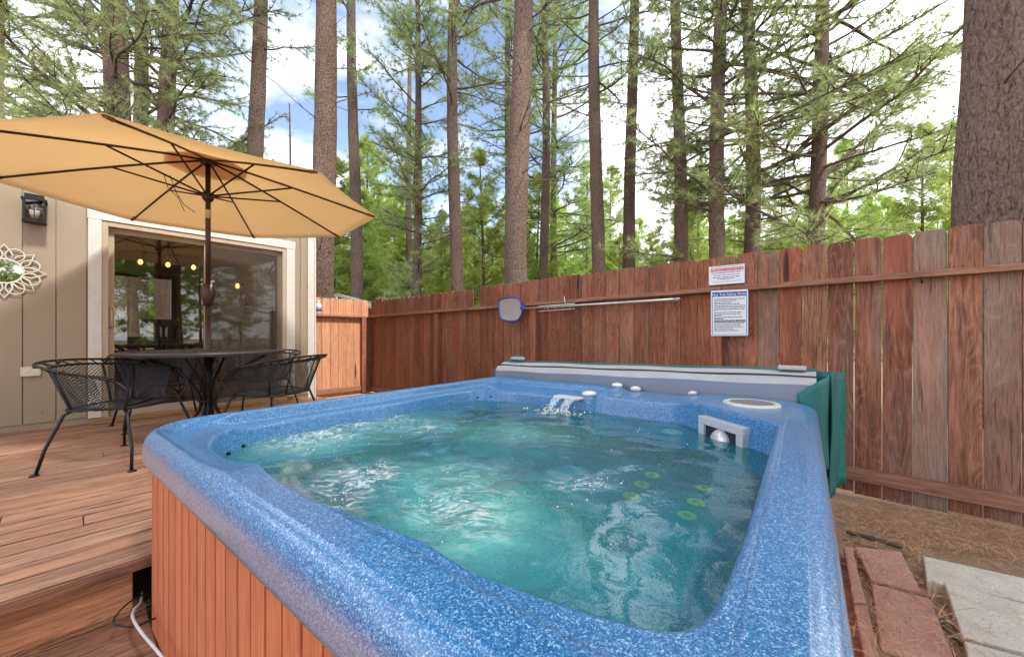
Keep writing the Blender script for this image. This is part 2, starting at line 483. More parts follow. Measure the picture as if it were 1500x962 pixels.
class MB:
    def __init__(self):
        self.v = []; self.f = []; self.r = []; self.rr = 0.5

    def piece(self): self.rr = random.random()

    def add(self, vs, fs):
        n = len(self.v)
        self.v += [tuple(p) for p in vs]
        self.f += [tuple(i + n for i in q) for q in fs]
        self.r += [self.rr] * len(fs)

    def box(self, c, s, rot=None, fr=None):
        """c centre, s full sizes; fr maps a local point to world"""
        hx, hy, hz = s[0] / 2, s[1] / 2, s[2] / 2
        vs = [Vector((x, y, z)) for x in (-hx, hx) for y in (-hy, hy) for z in (-hz, hz)]
        if rot is not None: vs = [rot @ p for p in vs]
        vs = [p + Vector(c) for p in vs]
        if fr: vs = [fr(*p) for p in vs]
        self.add(vs, [(0, 1, 3, 2), (4, 6, 7, 5), (0, 4, 5, 1), (2, 3, 7, 6), (0, 2, 6, 4), (1, 5, 7, 3)])

    def tube(self, pts, rad, n=8, caps=True, closed=False):
        pts = [Vector(p) for p in pts]
        m = len(pts)
        if not isinstance(rad, (list, tuple)): rad = [rad] * m
        vs = []; ref = None
        for i, p in enumerate(pts):
            if closed: d = pts[(i + 1) % m] - pts[i - 1]
            else: d = pts[min(i + 1, m - 1)] - pts[max(i - 1, 0)]
            if d.length < 1e-9: d = Vector((0, 0, 1))
            d.normalize()
            if ref is None:
                ref = Vector((0, 0, 1)) if abs(d.z) < .9 else Vector((1, 0, 0))
            a = d.cross(ref)
            if a.length < 1e-4: a = d.cross(Vector((1, .3, .2)))
            a.normalize(); b = d.cross(a).normalized(); ref = a.cross(d)
            for k in range(n):
                t = 2 * math.pi * k / n
                vs.append(p + (a * math.cos(t) + b * math.sin(t)) * rad[i])
        fs = []
        for i in range(m if closed else m - 1):
            j = (i + 1) % m
            for k in range(n):
                k2 = (k + 1) % n
                fs.append((i * n + k, i * n + k2, j * n + k2, j * n + k))
        if caps and not closed:
            fs.append(tuple(range(n))[::-1]); fs.append(tuple((m - 1) * n + k for k in range(n)))
        self.add(vs, fs)

    def prism(self, outline, fr, t0, t1):
        """outline 2D list, fr(a,b,t)->world, extruded in t"""
        n = len(outline)
        vs = [fr(a, b, t0) for a, b in outline] + [fr(a, b, t1) for a, b in outline]
        fs = [tuple(range(n)), tuple(range(2 * n - 1, n - 1, -1))]
        for i in range(n):
            j = (i + 1) % n
            fs.append((i, i + n, j + n, j))
        self.add(vs, fs)

    def lathe(self, prof, c=(0, 0, 0), n=24, ax='z'):
        vs = []
        for r, z in prof:
            for k in range(n):
                t = 2 * math.pi * k / n
                p = (r * math.cos(t), r * math.sin(t), z)
                if ax == 'y': p = (p[0], p[2], p[1])
                vs.append((p[0] + c[0], p[1] + c[1], p[2] + c[2]))
        fs = []
        for i in range(len(prof) - 1):
            for k in range(n):
                k2 = (k + 1) % n
                fs.append((i * n + k, i * n + k2, (i + 1) * n + k2, (i + 1) * n + k))
        fs.append(tuple(range(n))[::-1]); fs.append(tuple((len(prof) - 1) * n + k for k in range(n)))
        self.add(vs, fs)

    def grid(self, rows):
        n = len(rows[0]); vs = [p for r in rows for p in r]
        fs = [(i * n + j, i * n + j + 1, (i + 1) * n + j + 1, (i + 1) * n + j) for i in range(len(rows) - 1) for j in range(n - 1)]
        self.add(vs, fs)

    def build(self, name, mat, parent=None, smooth=False, bevel=0.0, local=False, loc=None, fix=True):
        me = bpy.data.meshes.new(name)
        off = Vector((0, 0, 0)) if local else world_off(parent)
        if loc is not None: off = off + Vector(loc)
        me.from_pydata([(p[0] - off[0], p[1] - off[1], p[2] - off[2]) for p in self.v], [], self.f)
        a = me.attributes.new('rnd', 'FLOAT', 'FACE'); a.data.foreach_set('value', self.r)
        if fix:
            bm = bmesh.new(); bm.from_mesh(me); bmesh.ops.recalc_face_normals(bm, faces=bm.faces); bm.to_mesh(me); bm.free()
        me.materials.append(mat)
        if smooth:
            me.polygons.foreach_set('use_smooth', [True] * len(me.polygons))
        o = bpy.data.objects.new(name, me); col.objects.link(o)
        if parent is not None: o.parent = parent
        if loc is not None: o.location = loc
        if bevel:
            b = o.modifiers.new('edge', 'BEVEL'); b.width = bevel; b.segments = 2; b.limit_method = 'ANGLE'; b.angle_limit = R(40)
        return o


def copy_tree(o, parent=None):
    c = o.copy(); col.objects.link(c)
    if parent is not None: c.parent = parent
    for ch in list(o.children): copy_tree(ch, c)
    return c


def at(px, py, D): return Vector(((px - CX) / F * D, D, CAMZ + (HY - py) / F * D))


def zat(py, D): return CAMZ + (HY - py) / F * D


# tub frame
UX, UY, VX, VY = .793, -.609, .609, .793
def T(u, v, z): return Vector((UX * u + VX * v, UY * u + VY * v, z))


# house frame
H0 = Vector((-2.727, 5.266, 0)); HX = Vector((.661, .75, 0)).normalized(); HYV = Vector((-HX.y, HX.x, 0))
def Hs(s, y, z): return H0 + HX * s + HYV * y + Vector((0, 0, z))
def hs(px, y=0.0):
    k = (px - CX) / F; o = H0 + HYV * y
    return (k * o.y - o.x) / (HX.x - k * HX.y)
def hD(px, y=0.0):
    return (H0 + HYV * y).y + HX.y * hs(px, y)


# fence frame
FP = Vector((-2.86, 7.7, 0)); FD = Vector((.7346, -.6785, 0)).normalized(); FN = Vector((-FD.y * -1, FD.x, 0)) * 1
FN = Vector((FD.y, -FD.x, 0))      # towards the tub (camera side)
if FN.y > 0: FN = -FN
def Ff(t, n, z): return FP + FD * t + FN * n + Vector((0, 0, z))
def ft(px, n=0.0):
    k = (px - CX) / F; o = FP + FN * n
    return (k * o.y - o.x) / (FD.x - k * FD.y)
def fD(px, n=0.0): return (FP + FN * n).y + FD.y * ft(px, n)


# ------------------------------------------------------------------ ground
def ground():
    rng = np.random.default_rng(3)
    me = MB()
    xs = sorted(set([-250, -120, -60, -30, -15, -8, -5] + [x * .25 for x in range(-12, 25)] + [8, 12, 20, 40, 80, 150, 260]))
    ys = sorted(set([-60, -30, -15, -8, -5, -3] + [y * .25 for y in range(-8, 20)] + [6, 8, 10, 14, 20, 30, 45, 80, 150, 300]))
    rows = []
    for y in ys:
        rows.append([(x, y, -.02 + .012 * math.sin(x * 3.1 + y) * math.cos(y * 2.7 - x * .6)) for x in xs])
    me.grid(rows)
    g = me.build('ground', M['dirt'], smooth=True)
    tag(g, kind='structure')


ground()

# ------------------------------------------------------------------ hot tub
ZT = CAMZ
U0, U1, V0, V1 = -2.10, .05, .275, 2.50


def rrect(u0, u1, v0, v1, radii, step=.009):
    """rounded rectangle, corners order (u0,v0),(u1,v0),(u1,v1),(u0,v1)"""
    cs = [(u0, v0, 1, 1, math.pi), (u1, v0, -1, 1, 1.5 * math.pi), (u1, v1, -1, -1, 0), (u0, v1, 1, -1, .5 * math.pi)]
    pts = []
    for (cu, cv, su, sv, a0), r in zip(cs, radii):
        n = max(6, int(r * 1.57 / step))
        for k in range(n + 1):
            a = a0 + k / n * math.pi / 2
            pts.append((cu + su * r + r * math.cos(a), cv + sv * r + r * math.sin(a)))
    out = []
    for i, p in enumerate(pts):
        q = pts[(i + 1) % len(pts)]
        d = math.dist(p, q); n = max(1, int(d / step))
        for k in range(n): out.append((p[0] + (q[0] - p[0]) * k / n, p[1] + (q[1] - p[1]) * k / n))
    return out


INNER = [(-1.95, 1.0), (-1.945, .75), (-1.86, .53), (-1.68, .432), (-1.5, .415), (-1.35, .43), (-1.22, .425), (-1.1, .40), (-.9, .392), (-.76, .400),
         (-.64, .422), (-.52, .432), (-.40, .424), (-.30, .436), (-.20, .456), (-.135, .482), (-.106, .524), (-.094, .60), (-.088, .8), (-.088, 1.1), (-.088, 1.4), (-.088, 1.65), (-.09, 1.775), (-.10, 1.81),
         (-.16, 1.87), (-.30, 1.99), (-.44, 2.105), (-.54, 2.155), (-.66, 2.168), (-.9, 2.168), (-1.2, 2.17), (-1.45, 2.172), (-1.65, 2.155), (-1.82, 2.09), (-1.92, 1.97),
         (-1.952, 1.80), (-1.95, 1.6), (-1.93, 1.45), (-1.935, 1.25)]


def catmull(P, per=10):
    out = []; n = len(P)
    for i in range(n):
        p0, p1, p2, p3 = [np.array(P[(i + k) % n]) for k in (-1, 0, 1, 2)]
        for j in range(per):
            t = j / per
            out.append(.5 * ((2 * p1) + (-p0 + p2) * t + (2 * p0 - 5 * p1 + 4 * p2 - p3) * t * t + (-p0 + 3 * p1 - 3 * p2 + p3) * t ** 3))
    return np.array(out)


CEN = np.array((-1.03, 1.30))
inner_poly = catmull(INNER)
inner_ang = np.unwrap(np.arctan2(inner_poly[:, 1] - CEN[1], inner_poly[:, 0] - CEN[0]))
inner_rad = np.hypot(inner_poly[:, 1] - CEN[1], inner_poly[:, 0] - CEN[0])


def inner_at(ang):
    a = inner_ang; r = inner_rad
    order = np.argsort(a % (2 * math.pi)); aa = (a % (2 * math.pi))[order]; rr = r[order]
    return np.interp(ang % (2 * math.pi), aa, rr, period=2 * math.pi)


def sst(x, a, b):
    t = min(1, max(0, (x - a) / (b - a))); return t * t * (3 - 2 * t)


def rim_z(u, v, d):
    """top height of the rim relative to the camera height; d = distance in from the outer edge"""
    left = 1 - sst(u, -1.93 + .0, -1.80)
    back = sst(v, 2.08, 2.16) * (1 - sst(u, -1.06, -1.0))
    near = (1 - sst(v, .50, .62)) * (1 - sst(u, -1.42, -1.14))
    left = left * sst(v, .34, .62) if v < .62 else left
    shelf = max(left, back)
    nshelf = near
    z = -.350
    # back strip between the notch and the filter corner sits lower
    z -= .016 * sst(v, 2.05, 2.2) * sst(u, -.98, -.92) * (1 - sst(u, -.60, -.46))
    z += .004 * sst(v, 1.75, 1.9) * sst(u, -.52, -.42)
    drop = .052 * shelf * sst(d, .066, .086)
    dn = .040 * nshelf * sst(d, .02, .12)
    z -= max(drop, dn)
    if shelf < .05:
        plain_side = (1 if (u > -.30 and v < 1.8) else 0)
        z += .005 * sst(d, .028, .044) * (1 - sst(d, .105, .122)) * (1 if (v < .6 or u > -.15) else 0) * (1 - nshelf)
    z -= .004 * sst(d, .0, .03) * shelf * 0
    return z


def build_tub():
    root = empty('hot_tub', T(-1.03, 1.39, 0))
    tag(root, 'square speckled blue hot tub with orange brown slatted skirt, filled with bubbling turquoise water', 'hot tub')
    O = np.array(rrect(U0, U1, V0, V1, (.26, .16, .20, .13)))
    n = len(O)
    ang = np.arctan2(O[:, 1] - CEN[1], O[:, 0] - CEN[0])
    ir = inner_at(ang)
    I = CEN + np.stack([np.cos(ang), np.sin(ang)], 1) * ir[:, None]
    D = I - O; W = np.hypot(D[:, 0], D[:, 1]); Dn = D / W[:, None]
    # outward normals of outer curve for exact inset near the edge
    tg = np.roll(O, -1, 0) - np.roll(O, 1, 0); tg /= np.hypot(tg[:, 0], tg[:, 1])[:, None]
    Nn = np.stack([-tg[:, 1], tg[:, 0]], 1)   # inwards for counter-clockwise curve
    # real distances from the outer edge for each ring
    rows = []; lips = []
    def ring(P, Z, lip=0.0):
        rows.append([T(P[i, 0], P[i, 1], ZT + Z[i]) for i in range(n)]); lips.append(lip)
    zt = np.array([rim_z(O[i, 0], O[i, 1], 0) for i in range(n)])
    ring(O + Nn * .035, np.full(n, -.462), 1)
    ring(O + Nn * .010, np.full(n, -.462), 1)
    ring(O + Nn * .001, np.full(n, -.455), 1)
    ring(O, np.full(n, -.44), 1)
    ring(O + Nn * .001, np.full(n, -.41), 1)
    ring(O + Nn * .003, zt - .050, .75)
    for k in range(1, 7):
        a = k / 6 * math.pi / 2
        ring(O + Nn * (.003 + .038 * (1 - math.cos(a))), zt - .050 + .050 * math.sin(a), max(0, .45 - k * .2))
    NR = 22
    base = O + Nn * .041
    ed = .020
    E = I - Dn * ed                      # start of inner roll
    for k in range(1, NR + 1):
        f = k / NR
        P = base + (E - base) * f
        Z = np.empty(n)
        for i in range(n):
            d = min(P[i, 0] - U0, U1 - P[i, 0], P[i, 1] - V0, V1 - P[i, 1])
            Z[i] = rim_z(P[i, 0], P[i, 1], d)
        ring(P, Z)
    ze = Z.copy()
    for k in range(1, 6):
        a = k / 5 * math.pi / 2
        ring(E + Dn * (ed * math.sin(a)), ze - ed * (1 - math.cos(a)) * 1.1)
    wall0 = ze - ed * 1.1
    seat = -.475 - .26
    for k in range(1, 9):
        f = k / 8
        ring(I + Dn * (.055 * f ** 1.3), wall0 + (seat + .03 - wall0) * f)
    base2 = I + Dn * .055
    C = CEN
    # seats then footwell (lobed seat fronts)
    lob = .50 + .07 * np.sin(ang * 3 + .6) + .04 * np.sin(ang * 5 + 2)
    prof = [(.06, -.235), (.12, -.255), (.25, -.27), (.6, -.28), (.85, -.285), (.95, -.30), (1.0, -.335), (1.06, -.42), (1.12, -.55), (1.2, -.61), (1.35, -.63), (1.7, -.64)]
    for f, z in prof:
        g = f * (1 - lob)
        g = np.clip(g, 0, .97)
        P = base2 + (C - base2) * g[:, None]
        bump = .02 * np.sin(ang * 4 + 1) * (1 if f < 1 else 0)
        ring(P, np.full(n, -.475 + z) + bump)
    m = MB()
    vs = [p for r in rows for p in r]
    fs = []
    for i in range(len(rows) - 1):
        for j in range(n):
            j2 = (j + 1) % n
            fs.append((i * n + j, i * n + j2, (i + 1) * n + j2, (i + 1) * n + j))
    fs.append(tuple((len(rows) - 1) * n + j for j in range(n)))
    m.add(vs, fs)
    o = m.build('shell', M['shell'], root, smooth=True, fix=False)
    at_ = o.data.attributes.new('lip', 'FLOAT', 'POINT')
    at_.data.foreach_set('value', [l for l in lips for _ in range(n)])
    # skirt of vertical slats
    S = rrect(U0 + .03, U1 - .03, V0 + .03, V1 - .03, (.20, .12, .12, .1), .004)
    sk = MB(); acc = 0; r0 = []; r1 = []
    nS = len(S); piece = 0
    lens = [0]
    for i in range(nS): lens.append(lens[-1] + math.dist(S[i], S[(i + 1) % nS]))
    allr = []
    for i in range(nS):
        p = S[i]; q = S[(i + 1) % nS]; pr = S[i - 1]
        tx, ty = q[0] - pr[0], q[1] - pr[1]; L = math.hypot(tx, ty); nx, ny = -ty / L, tx / L
        ph = (lens[i] % .078) / .078
        g = .016 if (ph < .085) else 0.0
        allr.append((p[0] + nx * g, p[1] + ny * g, int(lens[i] / .078)))
    for i in range(nS):
        a = allr[i]; b = allr[(i + 1) % nS]
        random.seed(a[2] * 7 + 1); sk.rr = random.random()
        sk.add([T(a[0], a[1], -.02), T(b[0], b[1], -.02), T(b[0], b[1], ZT - .44), T(a[0], a[1], ZT - .44)], [(0, 1, 2, 3)])
    sk.build('skirt', M['skirt'], root)
    random.seed(9)
    # round filter lid
    def disc_at(u, v, z, prof, nseg=40):
        mm = MB(); c = T(u, v, z); mm.lathe(prof, c, nseg); return mm
    lid = disc_at(-.215, 2.235, ZT - .347, [(.122, -.01), (.125, .004), (.121, .010), (.100, .012), (.097, .008), (.096, .006)])
    lo = lid.build('filter_lid_ring', M['beige_plastic'], root, smooth=False)
    dk = disc_at(-.215, 2.235, ZT - .347, [(.094, .0), (.094, .0105), (.088, .012), (.02, .0125)])
    dk.build('filter_lid', M['lid_grey'], root)
    # skimmer box on the chamfer wall: front at the wall between (1031,608) and (1087,665)
    a = np.array((-.390, 2.062)); b = np.array((-.185, 1.890))
    dd = (b - a) / np.linalg.norm(b - a); nn = np.array((dd[1], -dd[0]))
    if np.dot(nn, CEN - a) < 0: nn = -nn
    Ls = np.linalg.norm(b - a)
    def S_(s, z, t): p = a + dd * s + nn * t; return T(p[0], p[1], ZT + z)
    z1, z0 = -.392, -.555
    fr = MB(); w = .036
    for (s0, s1, q0, q1) in ((0, Ls, z1 - w, z1), (0, w, z0, z1 - w), (Ls - w, Ls, z0, z1 - w), (w, Ls - w, z0, z0 + w)):
        fr.prism([(s0, q0), (s1, q0), (s1, q1), (s0, q1)], lambda s, z, t: S_(s, z, t), -.02, .040)
    fr.build('skimmer_frame', M['skim_grey'], root, bevel=.003)
    bk = MB(); bk.prism([(w, z0 + w), (Ls - w, z0 + w), (Ls - w, z1 - w), (w, z1 - w)], lambda s, z, t: S_(s, z, t), -.02, .026)
    bk.build('skimmer_throat', M['dark_hole'], root)
    fl = MB(); rows = []
    for i in range(15):
        th_ = i / 14 * math.pi / 2 * 1.98 - math.pi / 2 * .0
        row = []
        for k in range(17):
            ph_ = k / 16 * math.pi
            row.append(S_(Ls / 2 - .056 * math.cos(ph_) * 1.0, -.500 + .072 * math.sin(ph_) * math.cos(i / 14 * math.pi / 2), .027 + .040 * math.sin(ph_) * math.sin(i / 14 * math.pi / 2)))
        rows.append(row)
    fl.grid(rows); fl.build('skimmer_float', M['float'], root, smooth=True)
    # waterfall spout, back wall
    sp = MB(); sp.prism([(-1.285, -.405), (-1.105, -.405), (-1.105, -.39), (-1.285, -.39)], lambda s, z, t: T(s, 2.18 - t, ZT + z), 0, .075)
    sp.build('waterfall_spout', M['beige_plastic'], root, bevel=.005)
    # jets
    def jet(u, v, r, mat, z=-.475 - .014, nm='jet'):
        j = MB(); c = T(u, v, ZT + z); j.lathe([(r, -.004), (r, .0), (r * .9, .002), (r * .62, .001), (r * .3, .001)], c, 22)
        jo = j.build(nm, mat, root)
        q = MB(); q.lathe([(r * .34, .0), (r * .34, .004), (r * .15, .006)], c, 14); q.build('nozzle', M['jet_dark'], jo)
        hub = MB()
        return jo
    def pj(px, py, dep):
        D = F * dep / (py - HY); x = (px - CX) / F * D
        return x * UX + D * UY, x * VX + D * VY
    for px, py in ((956, 702), (940, 716), (924, 733), (1032, 722), (1019, 743), (1006, 763), (655, 690)):
        u, v = pj(px, py, .505); jet(u, v, .0255 if px > 700 else .03, M['yellow_jet'])
    u, v = pj(984, 632, .49); jet(u, v, .05, M['beige_plastic'], -.49)
    for px, py in ((692, 595), (738, 594), (567, 617), (378, 657), (358, 672), (385, 706)):
        u, v = pj(px, py, .495); jet(u, v, .05, M['brown_jet'], -.495)
    for px, py in ((700, 582), (719, 581), (357, 653), (335, 664)):
        # tiny air holes in the wall above the water
        D = F * .435 / (py - HY); c = at(px, py, D * 1.0)
        h = MB()
        for i in range(1): pass
        ph_u, ph_v = c.x * UX + c.y * UY, c.x * VX + c.y * VY
        h.lathe([(.007, -.004), (.007, .002), (.004, .004)], c, 10, 'y'); h.build('air_hole', M['dark_hole'], root)
    return root


tub = build_tub()


def build_water():
    zs = ZT - .475
    nu, nv = 200, 200
    us = np.linspace(-2.02, -.03, nu); vs_ = np.linspace(.33, 2.24, nv)
    rng = np.random.default_rng(5)
    Ug, Vg = np.meshgrid(us, vs_)
    waves = np.zeros_like(Ug)
    for k in range(26):
        a = rng.uniform(0, 2 * math.pi); w = rng.uniform(14, 60); p = rng.uniform(0, 6.28)
        waves += .013 / w * np.sin((Ug * math.cos(a) + Vg * math.sin(a)) * w + p)
    foam = np.zeros_like(Ug)
    calm = np.ones_like(Ug)
    def blob(px, py, r, s, el=1.0):
        nonlocal foam
        D = F * .475 / (py - HY); x = (px - CX) / F * D
        u, v = x * UX + D * UY, x * VX + D * VY
        foam += s * np.exp(-(((Ug - u) / r) ** 2 + ((Vg - v) / (r * el)) ** 2))
    for b in ((440, 640, .17, 1.0), (480, 628, .2, .8), (560, 615, .16, .7), (540, 690, .10, .9), (510, 705, .12, .95), (500, 735, .07, .8), (620, 625, .15, .5), (690, 745, .09, .75), (640, 740, .08, .6),
              (820, 605, .07, 1.0), (800, 606, .05, .8), (830, 710, .06, .6), (865, 705, .05, .8), (680, 700, .2, .3), (760, 640, .12, .35), (700, 780, .08, .5)):
        blob(*b)
    milk = np.zeros_like(Ug)
    for px, py, r, q in ((690, 730, .22, 1.0), (700, 790, .16, .7), (640, 690, .16, .6), (740, 630, .24, .8), (460, 650, .25, .8), (600, 620, .3, .6), (820, 640, .2, .4), (900, 850, .2, .25)):
        D = F * .475 / (py - HY); x = (px - CX) / F * D
        u, v = x * UX + D * UY, x * VX + D * VY
        milk += q * np.exp(-(((Ug - u) / r) ** 2 + ((Vg - v) / r) ** 2))
    milk = np.clip(milk, 0, 1)
    # keep within the opening
    A = np.arctan2(Vg - CEN[1], Ug - CEN[0]); Rr = np.hypot(Vg - CEN[1], Ug - CEN[0])
    lim = inner_at(A.ravel()).reshape(A.shape) + .01
    k = np.minimum(1, lim / np.maximum(Rr, 1e-6))
    Ug = CEN[0] + (Ug - CEN[0]) * k; Vg = CEN[1] + (Vg - CEN[1]) * k
    foam = np.clip(foam, 0, 1)
    Z = zs + waves * (1 + 3.5 * foam)
    X = UX * Ug + VX * Vg; Y = UY * Ug + VY * Vg
    loc = T(-1.03, 1.39, zs)
    me = bpy.data.meshes.new('water')
    co = np.stack([X - loc.x, Y - loc.y, Z - loc.z], -1).reshape(-1, 3)
    idx = np.arange(nu * nv).reshape(nv, nu)
    q = np.stack([idx[:-1, :-1], idx[:-1, 1:], idx[1:, 1:], idx[1:, :-1]], -1).reshape(-1, 4)
    me.from_pydata(co.tolist(), [], q.tolist())
    a = me.attributes.new('foam', 'FLOAT', 'POINT'); a.data.foreach_set('value', foam.ravel().astype(np.float32))
    a = me.attributes.new('milk', 'FLOAT', 'POINT'); a.data.foreach_set('value', milk.ravel().astype(np.float32))
    me.polygons.foreach_set('use_smooth', [True] * len(me.polygons))
    me.materials.append(M['water'])
    o = bpy.data.objects.new('water', me); col.objects.link(o); o.location = loc
    tag(o, kind='structure')
    # streams of the little waterfall and its splash
    root = empty('waterfall', T(-1.195, 2.1, zs))
    tag(root, 'two clear streams of water falling from the pale spout into the hot tub', 'water stream', kind='thing')
    for u0, u1 in ((-1.275, -1.215), (-1.19, -1.12)):
        s = MB(); rows = []
        for i in range(9):
            f = i / 8
            rows.append([T(u0 + (u1 - u0) * j / 8 - .012 * f + (j / 8 - .5) * -.02 * f + .002 * math.sin(j * 2.3 + i), 2.105 - .085 * f ** .8 + .003 * math.sin(j * 1.7), ZT - .397 - .082 * f ** 1.6) for j in range(9)])
        s.grid(rows); st = s.build('stream', M['fall'], root, smooth=True)
        md = st.modifiers.new('t', 'SOLIDIFY'); md.thickness = .004
    sp = MB(); random.seed(2)
    for i in range(120):
        a = random.random() * 6.28; r = abs(random.gauss(0, .06)); c = T(-1.2 + math.cos(a) * r * 1.6, 2.02 + math.sin(a) * r, zs + abs(random.gauss(0, .012)))
        q = random.uniform(.0015, .006); sp.lathe([(q * .5, -q * .8), (q, 0), (q * .5, q * .8)], c, 6)
    spo = sp.build('splash', M['stone_white'], root, smooth=True); spo['kind'] = 'stuff'
    bb = MB()
    def froth(px, py, n, sx, sy):
        for i in range(n):
            qx = random.gauss(px, sx); qy = random.gauss(py, sy)
            if qy < 585: continue
            D = F * .475 / (qy - HY); c = at(qx, qy, D)
            u, v = c.x * UX + c.y * UY, c.x * VX + c.y * VY
            if math.hypot(u - CEN[0], v - CEN[1]) > float(inner_at(np.array([math.atan2(v - CEN[1], u - CEN[0])]))[0]) - .03: continue
            r = random.uniform(.0010, .0030)
            bb.lathe([(r, -.001), (r * .8, r * .4), (r * .3, r * .6)], c, 6)
    for a in ((430, 640, 90, 30, 8), (540, 690, 90, 14, 16), (500, 738, 30, 8, 6), (620, 620, 40, 50, 8), (820, 606, 50, 22, 3), (800, 660, 26, 120, 40), (700, 740, 26, 60, 40), (960, 640, 12, 60, 16), (870, 705, 24, 22, 8)): froth(*a)
    bo = bb.build('froth', M['stone_white'], None, smooth=True); tag(bo, kind='stuff', label='small white bubbles floating on the turquoise hot tub water')


build_water()

# ------------------------------------------------------------------ folded cover
def build_cover():
    root = empty('tub_cover', T(-1.03, 2.66, 0))
    tag(root, 'folded grey vinyl hot tub cover with teal edging, standing behind the blue tub', 'tub cover')
    ua, ub = -2.12, .045
    def sl(u): return -.042 * (ub - u) / (ub - ua)         # hangs lower at the left
    def slab(name, prof, mat, u0=ua, u1=ub, seg=24, bevel=0):
        m = MB(); rows = []
        for v, z in prof + [prof[0]]:
            rows.append([T(u0 + (u1 - u0) * i / seg, v + .004 * math.sin(i * 1.1 + v * 30), ZT + z + sl(u0 + (u1 - u0) * i / seg) + .0025 * math.sin(i * .9 + z * 50)) for i in range(seg + 1)])
        m.grid(rows)
        n = seg + 1; k = len(prof)
        base = 0
        m.f.append(tuple(i * n for i in range(k))); m.r.append(.5)
        m.f.append(tuple(i * n + seg for i in range(k))); m.r.append(.5)
        return m.build(name, mat, root, smooth=False, bevel=bevel)
    slab('front_panel', [(2.525, -.95), (2.585, -.95), (2.585, -.262), (2.540, -.262), (2.528, -.266)], M['cover_grey'])
    slab('front_hem', [(2.530, -.268), (2.545, -.236), (2.592, -.228), (2.592, -.262)], M['cover_pale'])
    slab('rear_panel', [(2.600, -.95), (2.68, -.95), (2.68, -.215), (2.606, -.222)], M['cover_grey'])
    slab('rear_hem', [(2.603, -.228), (2.612, -.208), (2.66, -.200), (2.66, -.214)], M['cover_pale'])
    slab('gap_shade_strip', [(2.586, -.232), (2.588, -.222), (2.600, -.219), (2.602, -.232)], M['rubber'])  # dark strip added as the shade in the gap between the folded halves
    slab('teal_piping', [(2.663, -.235), (2.668, -.192), (2.686, -.188), (2.69, -.235)], M['teal'])
    # skirt flaps of teal vinyl: left end loop, right end folds and hanging panel
    def drape(name, path, z0f, z1f, thick=.006, nz=14, wob=.006):
        m = MB(); rows = []
        for k in range(nz + 1):
            f = k / nz; r = []
            for i, (u, v) in enumerate(path):
                g = i / (len(path) - 1)
                zt = z0f(g); zb = z1f(g)
                r.append(T(u + wob * math.sin(f * 5 + g * 9), v + wob * math.cos(f * 4 + g * 7), ZT + zt + (zb - zt) * f))
            rows.append(r)
        m.grid(rows); o = m.build(name, M['teal'], root, smooth=True)
        s = o.modifiers.new('t', 'SOLIDIFY'); s.thickness = thick; s.offset = 0
        return o
    def arc(p, q, bulge, n=14):
        out = []
        for i in range(n + 1):
            f = i / n; u = p[0] + (q[0] - p[0]) * f; v = p[1] + (q[1] - p[1]) * f
            L = math.dist(p, q); nx, ny = -(q[1] - p[1]) / L, (q[0] - p[0]) / L
            b = bulge * math.sin(f * math.pi)
            out.append((u + nx * b, v + ny * b))
        return out
    drape('end_flap', [(-.035 + .012 * i, 2.512) for i in range(8)] + [(.062, 2.53), (.078, 2.56), (.092, 2.59), (.10, 2.63)], lambda g: -.312 + .105 * g, lambda g: -.70, wob=.004)
    drape('end_flap', arc((.105, 2.60), (.17, 2.76), .012), lambda g: -.205 + .0 * g, lambda g: -.86 + .06 * g)
    drape('end_flap', arc((.17, 2.76), (.02, 2.80), .03), lambda g: -.205, lambda g: -.80)
    drape('end_flap', arc((-2.14, 2.52), (-2.10, 2.72), -.03), lambda g: -.30 + .09 * g, lambda g: -.62)
    drape('end_flap', arc((-2.10, 2.72), (-1.98, 2.74), .0, 5), lambda g: -.21 + .03 * math.sin(g * 3.1), lambda g: -.32)
    # vinyl handles / pads on top
    for (u, v, z, sx, sy) in ((-.06, 2.65, -.185, .13, .07), (-1.98, 2.66, -.205, .12, .05)):
        m = MB(); m.box((u, v, 0), (sx, sy, .022)); m.v = [tuple(T(p[0], p[1], ZT + z + p[2])) for p in m.v]
        m.build('hinge_pad', M['cover_pale'], root, bevel=.006)


build_cover()

# stones on the rim
for i, (px, py, dep, r, lab) in enumerate((
        (863, 576, .392, .040, 'smooth white stone sitting in the moulded pocket of the tub rim, near the spout'),
        (904, 573, .345, .034, 'white stone on the back rim, close beside the cover and just right of the pocket'),
        (931, 575, .345, .038, 'flat white stone on the back rim, middle one of the three before the cover'),
        (1014, 579, .345, .028, 'small white stone on the back rim, nearest to the round filter lid'))):
    D = F * dep / (py - HY) if i == 0 else F * .36 / (py - HY)
    c = at(px, py, D)
    u = c.x * UX + c.y * UY; v = c.x * VX + c.y * VY
    if i: v = 2.46; 
    k = (px - CX) / F
    if i:
        u = (k * VY * v - VX * v) / (UX - k * UY)
    else:
        v = 2.30; u = (k * VY * v - VX * v) / (UX - k * UY)
    zz = ZT + rim_z(u, v, min(V1 - v, .2)) + r * .33
    m = MB(); n = 14
    prof = [(r * math.sin(a) * 1.0 + 1e-4, -r * .5 * math.cos(a)) for a in [math.pi * j / 8 for j in range(9)]]
    m.lathe(prof, T(u, v, zz), n)
    random.seed(i)
    o = m.build('stone', M['stone_white'], smooth=True, loc=T(u, v, zz))
    o.scale = (1.25, .85, 1); o.rotation_euler = (0, .1 * i, .5 * i)
    tag(o, lab, 'stone', 'white stones on the tub rim')

